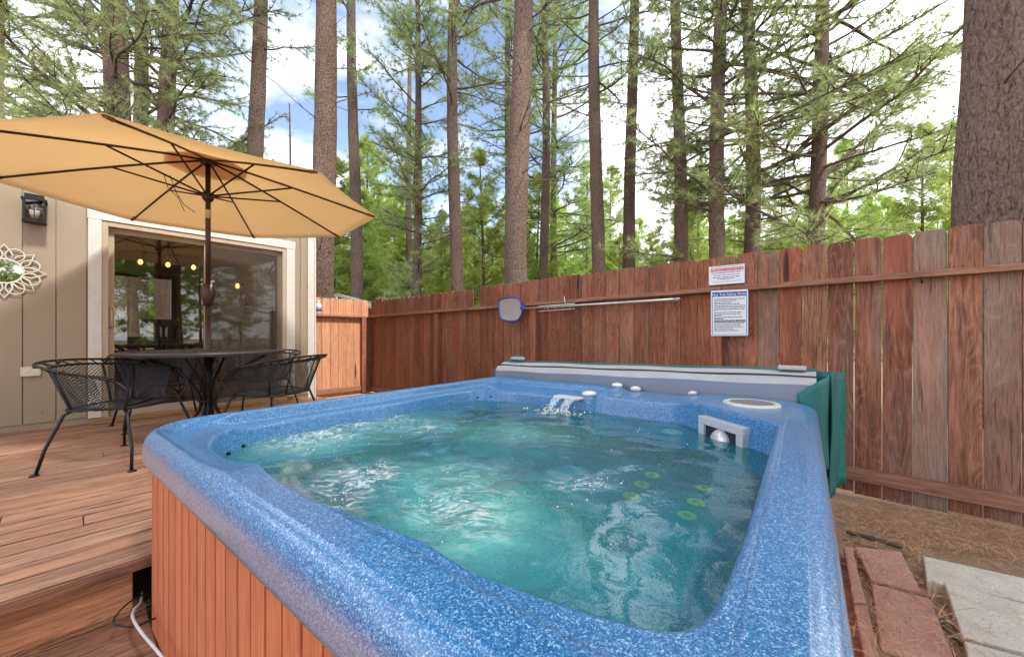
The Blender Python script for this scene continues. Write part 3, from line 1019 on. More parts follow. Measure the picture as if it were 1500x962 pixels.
# ------------------------------------------------------------------ deck
dk = Vector((-1.6, 1.195, 0)); DD = Vector((.609, .793, 0)).normalized()
DD = (Vector((-1.37, 1.475, 0)) - Vector((-1.62, 1.185, 0))).normalized()
DNl = Vector((-DD.y, DD.x, 0))       # away from the tub, to the left
def Dk(s, w, z): return Vector((-1.375, 1.475, 0)) + DD * s + DNl * w + Vector((0, 0, z))


def build_deck():
    root = empty('deck', Dk(0, 1.5, 0)); tag(root, kind='structure', label='orange brown timber deck beside the hot tub')
    m = MB(); random.seed(11)
    bw = .137; L = 12.0
    w = .045; i = 0
    end = 2.06
    while w < 6.5:
        s = -7.0
        s0 = s; cuts = [-7.0]
        x = -7.0 + random.uniform(1, 3)
        while x < end - .6: cuts.append(x); x += random.choice([2.4, 3.0, 3.6])
        cuts.append(end)
        for a, b in zip(cuts, cuts[1:]):
            m.piece(); lift = random.uniform(-.0015, .0015)
            m.box(((a + b) / 2, w + bw / 2, DECK - .021 + lift), (b - a - .004, bw - .013, .042), fr=Dk)
        w += bw
    m.build('deck_board', M['deck'], root, bevel=.002)
    gd = MB(); gd.add([Dk(-7, .05, DECK - .004), Dk(end - .01, .05, DECK - .004), Dk(end - .01, w - .01, DECK - .004), Dk(-7, w - .01, DECK - .004)], [(0, 1, 2, 3)])  # dark sheet added just below the board tops to shade the gaps
    gd.build('gap_shade', M['gap_shade'], root)
    e = MB(); e.piece(); e.box(((end - 7) / 2, .041, DECK - .0235), (end + 7, .012, .039), fr=Dk)
    e.build('edge_strip', M['deck_edge'], root, bevel=.003)
    # under-structure joists
    j = MB()
    for s in np.arange(-6.8, 2.0, .61):
        j.box((s, 3.2, DECK - .11), (.04, 6.2, .12), fr=Dk)
    j.build('joist', M['deck_edge'], root)
    en = MB(); en.piece(); en.box((end - .02, 3.2, DECK - .12), (.035, 6.4, .16), fr=Dk); en.build('end_joist', M['deck_edge'], root)
    r = MB(); r.piece()
    # riser: ends 0.17 m short of the tub corner
    r.box(((-.055 - 7) / 2, .110, .145), (7 - .055, .034, .160), fr=Dk)
    r.build('riser', M['riser'], root, bevel=.004)
    # lower step
    st = empty('lower_step', Dk(-1, -.4, 0)); tag(st, kind='structure', label='lower timber step under the deck edge')
    q = MB(); w = .20
    for k in range(7):
        q.piece()
        q.box(((-.02 - 7) / 2 + .0, w - .07, .052), (7 - .02, .132, .036), fr=Dk); w -= .139
    q.build('step_board', M['deck_edge'], st, bevel=.004)


build_deck()

# cable from under the deck, lying on the step
def cable(name, pts, r, mat, label):
    P = catmull([list(p) for p in pts], 8)[: (len(pts) - 2) * 8]
    m = MB(); m.tube(P[4:], r, 8); o = m.build(name, mat, smooth=True); tag(o, label, 'cable'); return o


cz = .12
cpts = [at(214, 876, 1.60), at(206, 882, 1.45), at(197, 892, 1.38), at(194, 902, 1.33), at(201, 917, 1.27), at(214, 934, 1.22), at(228, 950, 1.17), at(246, 972, 1.12), at(262, 990, 1.08)]
cable('cable', [(p.x, p.y, max(p.z, .076)) for p in cpts], .0045, M['cable'], 'pale grey cable looping from under the deck onto the lower step')
cp2 = [at(228, 868, 1.50), at(212, 870, 1.48), at(186, 884, 1.38), at(166, 908, 1.30), at(178, 916, 1.29), at(200, 916, 1.30), at(232, 903, 1.36), at(245, 900, 1.38)]
cable('cable', [(p.x, p.y, max(p.z, .076)) for p in cp2], .003, M['rubber'], 'thin black cable curling over the lower step beside the tub skirt')

# ------------------------------------------------------------------ house
def build_house():
    root = empty('house', Hs(-3, 0, 0))
    tag(root, 'tan board-sided house with white trim and a sliding glass door onto the deck', 'house')
    WT = DECK + 2.50; FLR = DECK + .02
    d0, d1 = hs(149), hs(419)            # clear door opening
    zt = DECK + 1.98
    th = .12
    gs = [hs(33), hs(82), hs(127)]; pitch = .305
    print('grooves', gs, 'door', d0, d1)
    wall = MB()
    # siding boards with grooves
    edges = []
    x = hs(33)
    while x > -7.6: x -= .1915
    while x < -.02:
        edges.append(x); x += .1915
    def strip(a, b, z0, z1):
        if b - a < .02: return
        wall.piece(); wall.box(((a + b) / 2, .008, (z0 + z1) / 2), (b - a - .007, .016, z1 - z0), fr=Hs)
    for a in edges:
        b = min(a + .1915, -.002)
        for (z0, z1) in ((DECK + .06, zt), (zt, WT)):
            if z1 == WT: strip(a, b, z0, z1)
            else:
                if b <= d0 or a >= d1: strip(a, b, z0, z1)
                else:
                    if a < d0: strip(a, d0, z0, z1)
                    if b > d1: strip(d1, b, z0, z1)
    # backing
    for (a, b, z0, z1) in ((-7.6, d0, 0, WT), (d1, -.0, 0, WT), (d0, d1, zt, WT), (d0, d1, 0, DECK + .0)):
        wall.box(((a + b) / 2, .016 + th / 2, (z0 + z1) / 2), (b - a, th, z1 - z0), fr=Hs)
    wall.build('wall', M['siding'], root)
    # other walls (side wall with window opening, back wall with window opening)
    DP = 4.8
    ow = MB()
    def slab_x(s, y0, y1, z0, z1): ow.box((s, (y0 + y1) / 2, (z0 + z1) / 2), (.10, y1 - y0, z1 - z0), fr=Hs)
    wy0, wy1, wz0, wz1 = 1.35, 2.05, FLR + .75, FLR + 2.0
    for (y0, y1, z0, z1) in ((.14, wy0, 0, WT), (wy1, DP, 0, WT), (wy0, wy1, 0, wz0), (wy0, wy1, wz1, WT)): slab_x(-.06, y0, y1, z0, z1)
    slab_x(-7.55, .14, DP, 0, WT)
    bx0, bx1 = -3.2, -.9
    def slab_y(x0, x1, z0, z1): ow.box(((x0 + x1) / 2, DP + .05, (z0 + z1) / 2), (x1 - x0, .10, z1 - z0), fr=Hs)
    for (x0, x1, z0, z1) in ((-7.6, bx0, 0, WT), (bx1, -.01, 0, WT), (bx0, bx1, 0, FLR + .8), (bx0, bx1, FLR + 1.95, WT)): slab_y(x0, x1, z0, z1)
    ow.build('rear_wall', M['room_wall'], root)
    fl = MB(); fl.box((-3.8, 2.5, FLR - .01), (7.4, 4.6, .02), fr=Hs); fl.build('floor', M['room_floor'], root)
    ce = MB(); ce.box((-3.8, 2.5, WT - .04), (7.4, 4.6, .03), fr=Hs); ce.build('ceiling', M['room_wall'], root)
    # window casings
    for nm, pts in (('window', [(-.115, wy0), (-.115, wy1)]),):
        w = MB()
        for (y0, y1, z0, z1) in ((wy0 - .08, wy0, wz0 - .08, wz1 + .08), (wy1, wy1 + .08, wz0 - .08, wz1 + .08), (wy0, wy1, wz1, wz1 + .08), (wy0, wy1, wz0 - .08, wz0), ((wy0 + wy1) / 2 - .015, (wy0 + wy1) / 2 + .015, wz0, wz1)):
            w.box((-.12, (y0 + y1) / 2, (z0 + z1) / 2), (.03, y1 - y0, z1 - z0), fr=Hs)
        w.build('window', M['dark_wood'], root)
    w = MB()
    for (x0, x1, z0, z1) in ((bx0 - .08, bx0, FLR + .72, FLR + 2.03), (bx1, bx1 + .08, FLR + .72, FLR + 2.03), (bx0, bx1, FLR + 1.95, FLR + 2.03), (bx0, bx1, FLR + .72, FLR + .8), ((bx0 + bx1) / 2 - .03, (bx0 + bx1) / 2 + .03, FLR + .8, FLR + 1.95), (bx0 + .55, bx0 + .58, FLR + .8, FLR + 1.95)):
        w.box(((x0 + x1) / 2, DP - .015, (z0 + z1) / 2), (x1 - x0, .03, z1 - z0), fr=Hs)
    w.build('window', M['dark_wood'], root)
    # roof: shallow slab
    rf = MB()
    rf.prism([(-.12, WT), (-.12, WT + .10), (DP / 2, WT + .75), (DP + .3, WT + .10), (DP + .3, WT)], lambda y, z, t: Hs(t, y, z), -7.9, .06)
    rf.build('roof', M['roof'], root)
    # corner trim
    t = MB(); t.box((-.045, -.012, (DECK + WT) / 2), (.085, .022, WT - DECK - .0), fr=Hs)
    t.box((.009, .04, (0 + WT) / 2), (.018, .13, WT), fr=Hs)
    t.build('corner_trim', M['white_trim'], root, bevel=.003)
    # door trim
    o0, o1 = hs(129, -.02), hs(432, -.02); tt = DECK + 2.09
    tr = MB()
    tr.piece(); tr.box(((o0 + o1) / 2, -.014, tt - .055 + .0), (o1 - o0 + .01, .026, .10), fr=Hs)
    tr.piece(); tr.box(((o0 + d0) / 2, -.013, (tt - .105 + DECK + .05) / 2), (d0 - o0, .022, tt - .105 - DECK - .05), fr=Hs)
    tr.piece(); tr.box(((o1 + d1) / 2, -.013, (tt - .105 + DECK + .05) / 2), (o1 - d1, .022, tt - .105 - DECK - .05), fr=Hs)
    tr.build('door_trim', M['white_trim'], root, bevel=.003)
    # sliding door
    dr = MB(); f = .045
    def fb(x0, x1, z0, z1, y0, y1): dr.box(((x0 + x1) / 2, (y0 + y1) / 2, (z0 + z1) / 2), (x1 - x0, y1 - y0, z1 - z0), fr=Hs)
    zb = DECK + .0
    fb(d0, d0 + f, zb, zt, -.015, .12); fb(d1 - f, d1, zb, zt, -.015, .12); fb(d0 + f, d1 - f, zt - f, zt, -.015, .12); fb(d0 + f, d1 - f, zb, zb + .04, -.015, .13)
    mid = hs(305)
    g0, g1 = d0 + f, d1 - f
    # left (sliding) leaf further in, right leaf with screen in front
    for (x0, x1, y) in ((g0, mid + .03, .07), (mid - .03, g1, .045)):
        st = .055
        fb(x0, x0 + st * .8, zb + .04, zt - f, y - .015, y + .015); fb(x1 - st * .8, x1, zb + .04, zt - f, y - .015, y + .015)
        fb(x0 + st * .8, x1 - st * .8, zt - f - .05, zt - f, y - .015, y + .015); fb(x0 + st * .8, x1 - st * .8, zb + .04, zb + .11, y - .015, y + .015)
    sd = dr.build('sliding_door', M['door_frame'], root, bevel=.003)
    for (x0, x1, y) in ((g0 + .045, mid - .015, .07), (mid + .015, g1 - .045, .045)):
        g = MB(); g.add([Hs(x0, y, zb + .11), Hs(x1, y, zb + .11), Hs(x1, y, zt - f - .05), Hs(x0, y, zt - f - .05)], [(0, 1, 2, 3)])
        g.build('glass_pane', M['glass'], sd)
    s = MB(); s.add([Hs(mid + .01, .012, zb + .06), Hs(g1 - .01, .012, zb + .06), Hs(g1 - .01, .012, zt - f - .01), Hs(mid + .01, .012, zt - f - .01)], [(0, 1, 2, 3)])
    s.build('insect_screen', M['screen'], sd)
    h = MB(); hx = g0 + .02
    h.tube([Hs(hx, .055, DECK + .93), Hs(hx, .015, DECK + .95), Hs(hx, .01, DECK + 1.02), Hs(hx, .015, DECK + 1.10), Hs(hx, .055, DECK + 1.12)], .010, 8)
    h.build('door_handle', M['door_frame'], sd, smooth=True)
    c = MB()
    for k in range(9):
        c.tube([Hs(g1 - .08 - k * .022, .22 + .012 * (k % 2), FLR + .03), Hs(g1 - .08 - k * .022, .22 + .012 * (k % 2), zt)], .014, 8)
    cu = c.build('curtain', M['curtain'], smooth=True); tag(cu, 'grey curtain gathered at the right side inside the sliding door', 'curtain')
    # indoor furniture seen through the glass
    tb = empty('dining_table', Hs(-1.3, 2.3, FLR)); tag(tb, 'dark wooden dining table inside the house, seen through the sliding door', 'table')
    a = MB(); a.box((-1.3, 2.3, FLR + .74), (1.7, .95, .04), fr=Hs); a.build('tabletop', M['dark_wood'], tb)
    for sx in (-.75, .75):
        for sy in (-.4, .4):
            a = MB(); a.box((-1.3 + sx, 2.3 + sy, FLR + .36), (.07, .07, .72), fr=Hs); a.build('leg', M['dark_wood'], tb)
    def dchair(name_lab, x, y, face):
        c = empty('dining_chair', Hs(x, y, FLR)); tag(c, name_lab, 'chair', 'dining chairs behind the glass door')
        sgn = face
        b = MB(); b.box((x, y, FLR + .45), (.44, .44, .04), fr=Hs); b.build('seat', M['dark_wood'], c)
        b = MB()
        for dx in (-.18, -.06, .06, .18): b.box((x + dx, y - sgn * .22, FLR + .74), (.045, .025, .52), fr=Hs)
        b.box((x, y - sgn * .22, FLR + 1.0), (.44, .03, .08), fr=Hs); b.build('backrest', M['dark_wood'], c)
        for dx in (-.19, .19):
            for dy in (-.19, .19):
                b = MB(); b.box((x + dx, y + dy, FLR + .22), (.04, .04, .43), fr=Hs); b.build('leg', M['dark_wood'], c)
    dchair('dark slatted dining chair inside, left of the umbrella pole and near the door', -1.95, 1.55, 1)
    dchair('dark slatted dining chair inside, seen just right of the door handle', -1.40, 1.5, 1)
    dchair('dark slatted dining chair inside, nearest behind the insect screen', -.75, 1.45, 1)
    dchair('dark slatted dining chair inside, on the far side of the dining table', -1.0, 3.1, -1)
    pl = empty('pendant_lamp', Hs(-1.25, 2.2, FLR + 2.1)); tag(pl, 'pendant lamp with three glowing warm bulbs inside the house', 'lamp')
    b = MB(); b.tube([Hs(-1.25, 2.2, WT - .05), Hs(-1.25, 2.2, FLR + 2.05)], .008); b.tube([Hs(-1.6, 2.2, FLR + 2.05), Hs(-.9, 2.2, FLR + 2.05)], .010)
    for k in (-.3, 0, .3): b.tube([Hs(-1.25 + k, 2.2, FLR + 2.05), Hs(-1.25 + k, 2.2, FLR + 1.93)], .012)
    b.build('lamp_arm', M['black_iron'], pl)
    for k in (-.3, 0, .3):
        b = MB(); b.lathe([(.008, -.04), (.026, -.02), (.028, .0), (.014, .03)], Hs(-1.25 + k, 2.2, FLR + 1.90), 12); b.build('bulb', M['bulb'], pl, smooth=True)
    wl = empty('wall_sconce', Hs(-.12, 3.0, FLR + 1.75)); tag(wl, 'small glowing sconce on the inside wall beyond the screen door', 'lamp')
    b = MB(); b.box((-.125, 3.0, FLR + 1.70), (.03, .10, .2), fr=Hs); b.build('backplate', M['black_iron'], wl)
    b = MB(); b.lathe([(.02, -.04), (.032, 0), (.02, .05)], Hs(-.19, 3.0, FLR + 1.74), 12); b.build('bulb', M['bulb'], wl, smooth=True)
    return root


build_house()

# things on the house wall
def wall_frame(px, py, y=0.0):
    s = hs(px, y); D = hD(px, y); return s, zat(py, D), D


def build_wall_things():
    # lantern
    s, z, D = wall_frame(51, 311, -.07)
    k = D / F
    root = empty('wall_lantern', Hs(s, -.0, z)); tag(root, 'black box wall lantern with glass panes on the tan siding', 'lantern')
    w = .056; h = .092
    b = MB()
    b.box((s, -.012, z + .03), (.11, .02, .20), fr=Hs)
    b.box((s, -.085, z + h + .008), (.145, .15, .016), fr=Hs); b.box((s, -.085, z + h + .034), (.11, .115, .036), fr=Hs)
    b.box((s, -.085, z - h), (.135, .14, .014), fr=Hs)
    for dx in (-w, w):
        for dy in (-.085 - .065, -.085 + .06): b.box((s + dx, dy, z), (.014, .014, 2 * h), fr=Hs)
    b.box((s, -.15, z), (.006, .006, 2 * h), fr=Hs); b.box((s, -.15, z + .01), (2 * w, .006, .006), fr=Hs)
    b.build('lantern_frame', M['black_iron'], root)
    g = MB()
    g.add([Hs(s - w, -.146, z - h), Hs(s + w, -.146, z - h), Hs(s + w, -.146, z + h), Hs(s - w, -.146, z + h)], [(0, 1, 2, 3)])
    for dx in (-w, w): g.add([Hs(s + dx, -.146, z - h), Hs(s + dx, -.03, z - h), Hs(s + dx, -.03, z + h), Hs(s + dx, -.146, z + h)], [(0, 1, 2, 3)])
    g.build('lantern_glass', M['lamp_glass'], root)
    b = MB(); b.lathe([(.012, -.05), (.03, -.02), (.032, .02), (.015, .05)], Hs(s, -.085, z - .01), 14); b.build('bulb', M['white_plastic'], root, smooth=True)
    # mirror with petals
    s, z, D = wall_frame(6, 397, -.02)
    root = empty('petal_mirror', Hs(s, -.02, z)); tag(root, 'round wall mirror in a pale openwork flower frame', 'mirror')
    r0 = .105
    m = MB(); m.prism([(s + r0 * math.cos(a), z + r0 * math.sin(a)) for a in np.linspace(0, 2 * math.pi, 48, endpoint=False)], lambda x, zz, t: Hs(x, -t, zz), .006, .014)
    m.build('mirror_glass', M['mirror'], root)
    fr = MB()
    def flat(pts, wd, closed=True, y=-.02):
        fr.tube([Hs(s + p[0], y, z + p[1]) for p in pts], wd, 6, closed=closed)
    flat([(r0 * math.cos(a), r0 * math.sin(a)) for a in np.linspace(0, 2 * math.pi, 60, endpoint=False)], .009)
    for k in range(8):
        a = k * math.pi / 4 + math.pi / 2 + 0
        def P(rad, da): return (rad * math.cos(a + da), rad * math.sin(a + da))
        pts = [P(r0 + .004, -.36), P(.155, -.30), P(.185, -.16), P(.232, 0), P(.185, .16), P(.155, .30), P(r0 + .004, .36)]
        flat(pts, .0065, False)
        a2 = a + math.pi / 8
        lp = []
        for j in range(20):
            t = j / 20 * 2 * math.pi
            rr = .155 + .055 * math.cos(t); tt = .052 * math.sin(t)
            lp.append((rr * math.cos(a2) - tt * math.sin(a2), rr * math.sin(a2) + tt * math.cos(a2)))
        flat(lp, .006, True, -.023)
    fr.build('petal_frame', M['white_plastic'], root, smooth=True)
    # outlet
    s, z, D = wall_frame(45, 543, -.01)
    root = empty('power_outlet', Hs(s, -.0, z)); tag(root, 'small almond outdoor power outlet low on the tan siding', 'outlet')
    b = MB(); b.box((s, -.010, z), (.115, .02, .075), fr=Hs); b.build('cover_plate', M['almond'], root, bevel=.003)
    for dx in (-.028, .028):
        b = MB(); b.lathe([(.018, -.003), (.018, .0), (.010, .002)], (0, 0, 0), 14)
        b.v = [tuple(Hs(s + dx + p[0], -.022 - p[2], z + p[1])) for p in b.v]
        b.build('socket', M['white_plastic'], root)
    b = MB(); b.box((s, -.03, z - .04), (.11, .04, .008), fr=Hs); b.build('flap', M['almond'], root)
    # plank along the door foot
    m = MB(); m.piece(); m.box((-1.22, -.09, DECK + .025), (1.7, .10, .045), fr=Hs)
    o = m.build('plank', M['plank'], bevel=.004); tag(o, 'loose pale wooden plank lying on the deck below the sliding door', 'plank')


build_wall_things()

# ------------------------------------------------------------------ fences
PX = [790, 803, 820, 835, 852, 870, 888, 908, 929, 951, 973.5, 997.5, 1022, 1050, 1080, 1110, 1142, 1175, 1212, 1251, 1292, 1337, 1388, 1440, 1497]


def picket_outline(w, h, b=0.0, ear=.045):
    pts = [(-w / 2, b), (w / 2, b), (w / 2, h - ear)]
    for k in range(1, 5):
        a = k / 4 * math.pi / 2
        pts.append((w / 2 - ear * (1 - math.cos(a)) * .8, h - ear + ear * math.sin(a)))
    for k in range(3, -1, -1):
        a = k / 4 * math.pi / 2
        pts.append((-w / 2 + ear * (1 - math.cos(a)) * .8, h - ear + ear * math.sin(a)))
    return pts


def build_fence():
    random.seed(21)
    root = empty('fence', Ff(4, 0, 0)); tag(root, 'long red brown picket fence behind the hot tub, weathered grey at its near end', 'fence')
    bounds = []
    t = .0
    b0 = ft(790)
    n = int(round((b0 - .06) / .152)); st = (b0 - .06) / n
    bounds = [.06 + st * i for i in range(n)] + [ft(p) for p in PX]
    for k in range(5): bounds.append(bounds[-1] + .15)
    gap_t = ft(693)
    for i, (a, b) in enumerate(zip(bounds, bounds[1:])):
        mid = (a + b) / 2; w = b - a
        right = a > ft(1040)
        mat = M['fence_old'] if right else M['fence']
        top = 1.825 + random.uniform(-.008, .008)
        if a < ft(690): top -= .02 - .01 * (i % 3) / 3
        ear = .04
        low = abs(mid - (gap_t + .07)) < st / 2      # one picket snapped off at the rail
        if low: top = 1.50; ear = .002
        g = .004 if not right else random.uniform(.002, .006)
        m = MB(); o_ = picket_outline(w - g, top, .0 + random.uniform(-.01, .01), ear)
        yaw = random.uniform(-.006, .006)
        m.prism(o_, lambda x, z, tt: Vector((x, tt, z)), -.009, .009)
        o = m.build('picket', mat, root, local=True, bevel=.0025)
        o.parent = root
        off = Ff(mid, random.uniform(-.002, .002), 0) - root.location
        o.location = off; o.rotation_euler = (random.uniform(-.004, .004), 0, math.atan2(FD.y, FD.x) + yaw)
        if right:
            pxm = CX + F * (Ff(mid, 0, 0).x / Ff(mid, 0, 0).y)
            o['grey'] = 1.0 if 1337 < pxm < 1388 else random.choice([.0, .04, .12, .22, .4, .0])
            if 1337 < pxm < 1388: o['label'] = 'weathered grey picket among the red ones'
        else: o['grey'] = random.choice([0.0, 0.0, .08, .12])
    # rails: flat on the pickets' inner face
    zr = lambda t: 1.475 + .0055 * t
    def rail(name, t0, t1, z0f, h, n0, n1):
        m = MB(); m.piece()
        loc = Ff(t0, 0, 0) - root.location
        me = []
        L = t1 - t0
        vs = []
        for x in (0, L):
            for y in (n0, n1):
                for z in (z0f(t0 + x), z0f(t0 + x) + h): vs.append((x, -y, z))
        m.add(vs, [(0, 1, 3, 2), (4, 6, 7, 5), (0, 4, 5, 1), (2, 3, 7, 6), (0, 2, 6, 4), (1, 5, 7, 3)])
        o = m.build(name, M['rail'], root, local=True, bevel=.004)
        o.location = loc; o.rotation_euler = (0, 0, math.atan2(FD.y, FD.x))
    P = [0.03, ft(641, .06), ft(783, .06), ft(1050, .06)]
    rail('top_rail', .0, P[2], zr, .038, .012, .100)
    rail('top_rail', P[2] + .002, P[3] + .04, zr, .038, .012, .100)
    rail('top_rail', P[3] + .042, 9.0, lambda t: zr(t) - .004, .040, .012, .085)
    zl = lambda t: .03 + .016 * t
    rail('bottom_rail', .08, P[1] - .05, zl, .085, .012, .05)
    rail('bottom_rail', P[1] + .05, P[2] - .05, zl, .085, .012, .05)
    rail('bottom_rail', P[2] + .05, P[3] - .05, zl, .085, .012, .05)
    rail('bottom_rail', P[3] + .05, 9.0, lambda t: .105 + .0 * t, .088, .012, .075)
    for p in P:
        m = MB(); m.box((0, 0, .735), (.09, .088, 1.47)); m.piece()
        o = m.build('post', M['fence'], root, local=True, bevel=.004)
        o.location = Ff(p, .056, 0) - root.location; o.rotation_euler = (0, 0, math.atan2(FD.y, FD.x)); o['grey'] = 0.0
    # hook screwed into the rail
    k = MB(); tt = ft(1350, .09); c = Ff(tt, .10, zat(412, fD(1350, .09)))
    k.tube([c + Vector((0, 0, .03)), c, c + FN * .02 + Vector((0, 0, -.01)), c + FN * .03 + Vector((0, 0, .005))], .006, 8)
    k.build('hook', M['black_iron'], root, smooth=True)
    # short return fence towards the house
    r2 = empty('fence', FP + Vector((-.3, -.4, 0))); tag(r2, 'short bright orange brown fence panel between the house corner and the long fence', 'fence')
    A = -HX
    def Sf(t, n, z): return FP + A * t + (-HYV) * n + Vector((0, 0, z))
    angA = math.atan2(HX.y, HX.x)
    for i in range(14):
        w = .150; mid = .04 + w * (i + .5)
        m = MB(); m.prism(picket_outline(w - .005, 1.82 + random.uniform(-.008, .008)), lambda x, z, tt: Vector((x, tt, z)), -.009, .009)
        o = m.build('picket', M['fence_lit'], r2, local=True, bevel=.0025)
        o.location = Sf(mid, 0, 0) - r2.location; o.rotation_euler = (0, 0, angA)
    for nm, z, h, n1 in (('top_rail', 1.475, .038, .10), ('bottom_rail', .05, .09, .05)):
        m = MB(); m.piece(); m.box((0, -(n1 + .012) / 2, z + h / 2), (2.1, n1 - .012, h))
        o = m.build(nm, M['rail'], r2, local=True, bevel=.004); o.location = Sf(1.05, 0, 0) - r2.location; o.rotation_euler = (0, 0, angA)
    m = MB(); m.box((0, 0, .735), (.09, .088, 1.47)); o = m.build('post', M['fence'], r2, local=True, bevel=.004)
    o.location = Sf(.17, .056, 0) - r2.location; o.rotation_euler = (0, 0, angA); o['grey'] = 0.0
    return Sf


M['fence_lit'] = wood('sunlit_fence', [(206, 150, 114), (196, 140, 106), (210, 156, 120)], (136, 92, 70), 'z', bump=.5, rings=.05, dirt=.15)  # paler copy of the fence stain, sunlight on the short return painted in
Sf = build_fence()


# ------------------------------------------------------------------ things on the fence
def text(s, size, mat, parent, origin, xdir, ydir, name='lettering', align='LEFT', sx=1.0):
    cu = bpy.data.curves.new(name, 'FONT'); cu.body = s; cu.size = size; cu.extrude = .0004; cu.align_x = align
    cu.materials.append(mat)
    o = bpy.data.objects.new(name, cu); col.objects.link(o)
    x = Vector(xdir).normalized(); y = Vector(ydir).normalized(); z = x.cross(y).normalized(); y = z.cross(x)
    M4 = Matrix((x * sx, y, z)).transposed().to_4x4()
    dg = bpy.context.evaluated_depsgraph_get()
    me = bpy.data.meshes.new_from_object(o.evaluated_get(dg)); bpy.data.objects.remove(o)
    me.transform(Matrix.Translation(Vector(origin) - world_off(parent)) @ M4)
    o = bpy.data.objects.new(name, me); col.objects.link(o); o.parent = parent
    return o


def build_signs():
    n = .107
    xd = FD; 
    def sign(corners_px, nn, label, name='sign'):
        (xa, ya), (xb, yb), (xc, yc), (xd_, yd) = corners_px     # tl tr br bl
        ta, tb = ft(xa, nn), ft(xb, nn)
        ztl, ztr = zat(ya, fD(xa, nn)), zat(yb, fD(xb, nn)); zbl, zbr = zat(yd, fD(xd_, nn)), zat(yc, fD(xc, nn))
        root = empty(name, Ff((ta + tb) / 2, nn, (zbl + zbr) / 2)); tag(root, label, 'sign')
        W = tb - ta
        def S(x, y, t):  # x 0..1, y 0..1 up
            zb = zbl + (zbr - zbl) * x; zt = ztl + (ztr - ztl) * x
            return Ff(ta + W * x, nn + t, zb + (zt - zb) * y)
        return root, S, W, (ztl - zbl)
    def quad(S, x0, x1, y0, y1, t0, t1, m): m.prism([(x0, y0), (x1, y0), (x1, y1), (x0, y1)], S, t0, t1)
    # emergency sign
    root, S, W, H = sign([(1038.5, 391), (1091, 386), (1091, 414), (1038, 418)], .030, 'white sign with a red EMERGENCY CONTACT band, above the fence rail')
    m = MB(); quad(S, 0, 1, 0, 1, 0, .003, m); m.build('panel', M['sign_white'], root)
    m = MB(); quad(S, .04, .97, .70, .86, .003, .0042, m); m.build('red_band', M['sign_red'], root)
    xv = S(1, .5, 0) - S(0, .5, 0); yv = Vector((0, 0, 1))
    text("EMERGENCY CONTACT #'s", H * .135, M['sign_white'], root, S(.5, .735, .0046), xv, yv, align='CENTER', sx=.92 * W / (H * 1.62) * .98)
    random.seed(5)
    def lines(S, ys, x0, x1, h, name='small_print', indent=None):
        m = MB()
        for (y, a, b, hh) in ys:
            x = a
            while x < b - .02:
                wl = random.uniform(.03, .11); m.prism([(x, y), (min(x + wl, b), y), (min(x + wl, b), y + hh), (x, y + hh)], S, .0032, .0040); x += wl + .014
        m.build(name, M['ink'], root)
    lines(S, [(.60, .08, .90, .035), (.48, .14, .86, .03), (.36, .12, .88, .035), (.27, .26, .72, .035), (.14, .10, .92, .014), (.93, .06, .94, .018)], 0, 1, 0)
    # rules sign
    root, S, W, H = sign([(1041.6, 426), (1096, 423.6), (1094.6, 491.5), (1041, 492)], .108, 'tall white Hot Tub Safety Rules sign with blue border, below the fence rail')
    m = MB()
    c = .03; pts = []
    for (cx, cy, a0) in ((1 - c * 1.2, 1 - c, 0), (c * 1.2, 1 - c, 90), (c * 1.2, c, 180), (1 - c * 1.2, c, 270)):
        for k in range(4):
            a = R(a0 + k * 30); pts.append((cx + c * 1.2 * math.cos(a), cy + c * math.sin(a)))
    m.prism(pts, S, 0, .003); m.build('panel', M['sign_white'], root)
    b = MB()
    quad(S, .045, .955, .865, .962, .003, .0042, b)
    quad(S, .03, .045, .03, .962, .003, .0042, b); quad(S, .955, .97, .03, .962, .003, .0042, b); quad(S, .045, .955, .022, .03, .003, .0042, b)
    b.build('blue_border', M['sign_blue'], root)
    xv = S(1, .5, 0) - S(0, .5, 0)
    text('Hot Tub Safety Rules', H * .078, M['sign_white'], root, S(.5, .885, .0046), xv, yv, align='CENTER', sx=1.0)
    L = []
    for i, (y, b_) in enumerate(((.80, .94), (.765, .70), (.725, .6), (.69, .8), (.65, .93), (.615, .93), (.575, .93), (.55, .12), (.505, .84), (.465, .80), (.44, .3), (.40, .88), (.365, .35), (.325, .93), (.30, .93), (.27, .90), (.23, .80), (.19, .85), (.15, .65), (.11, .75))):
        L.append((y, .09, b_, .014 if i not in (12, 13, 14) else .02))
    lines(S, L, 0, 1, 0)


build_signs()


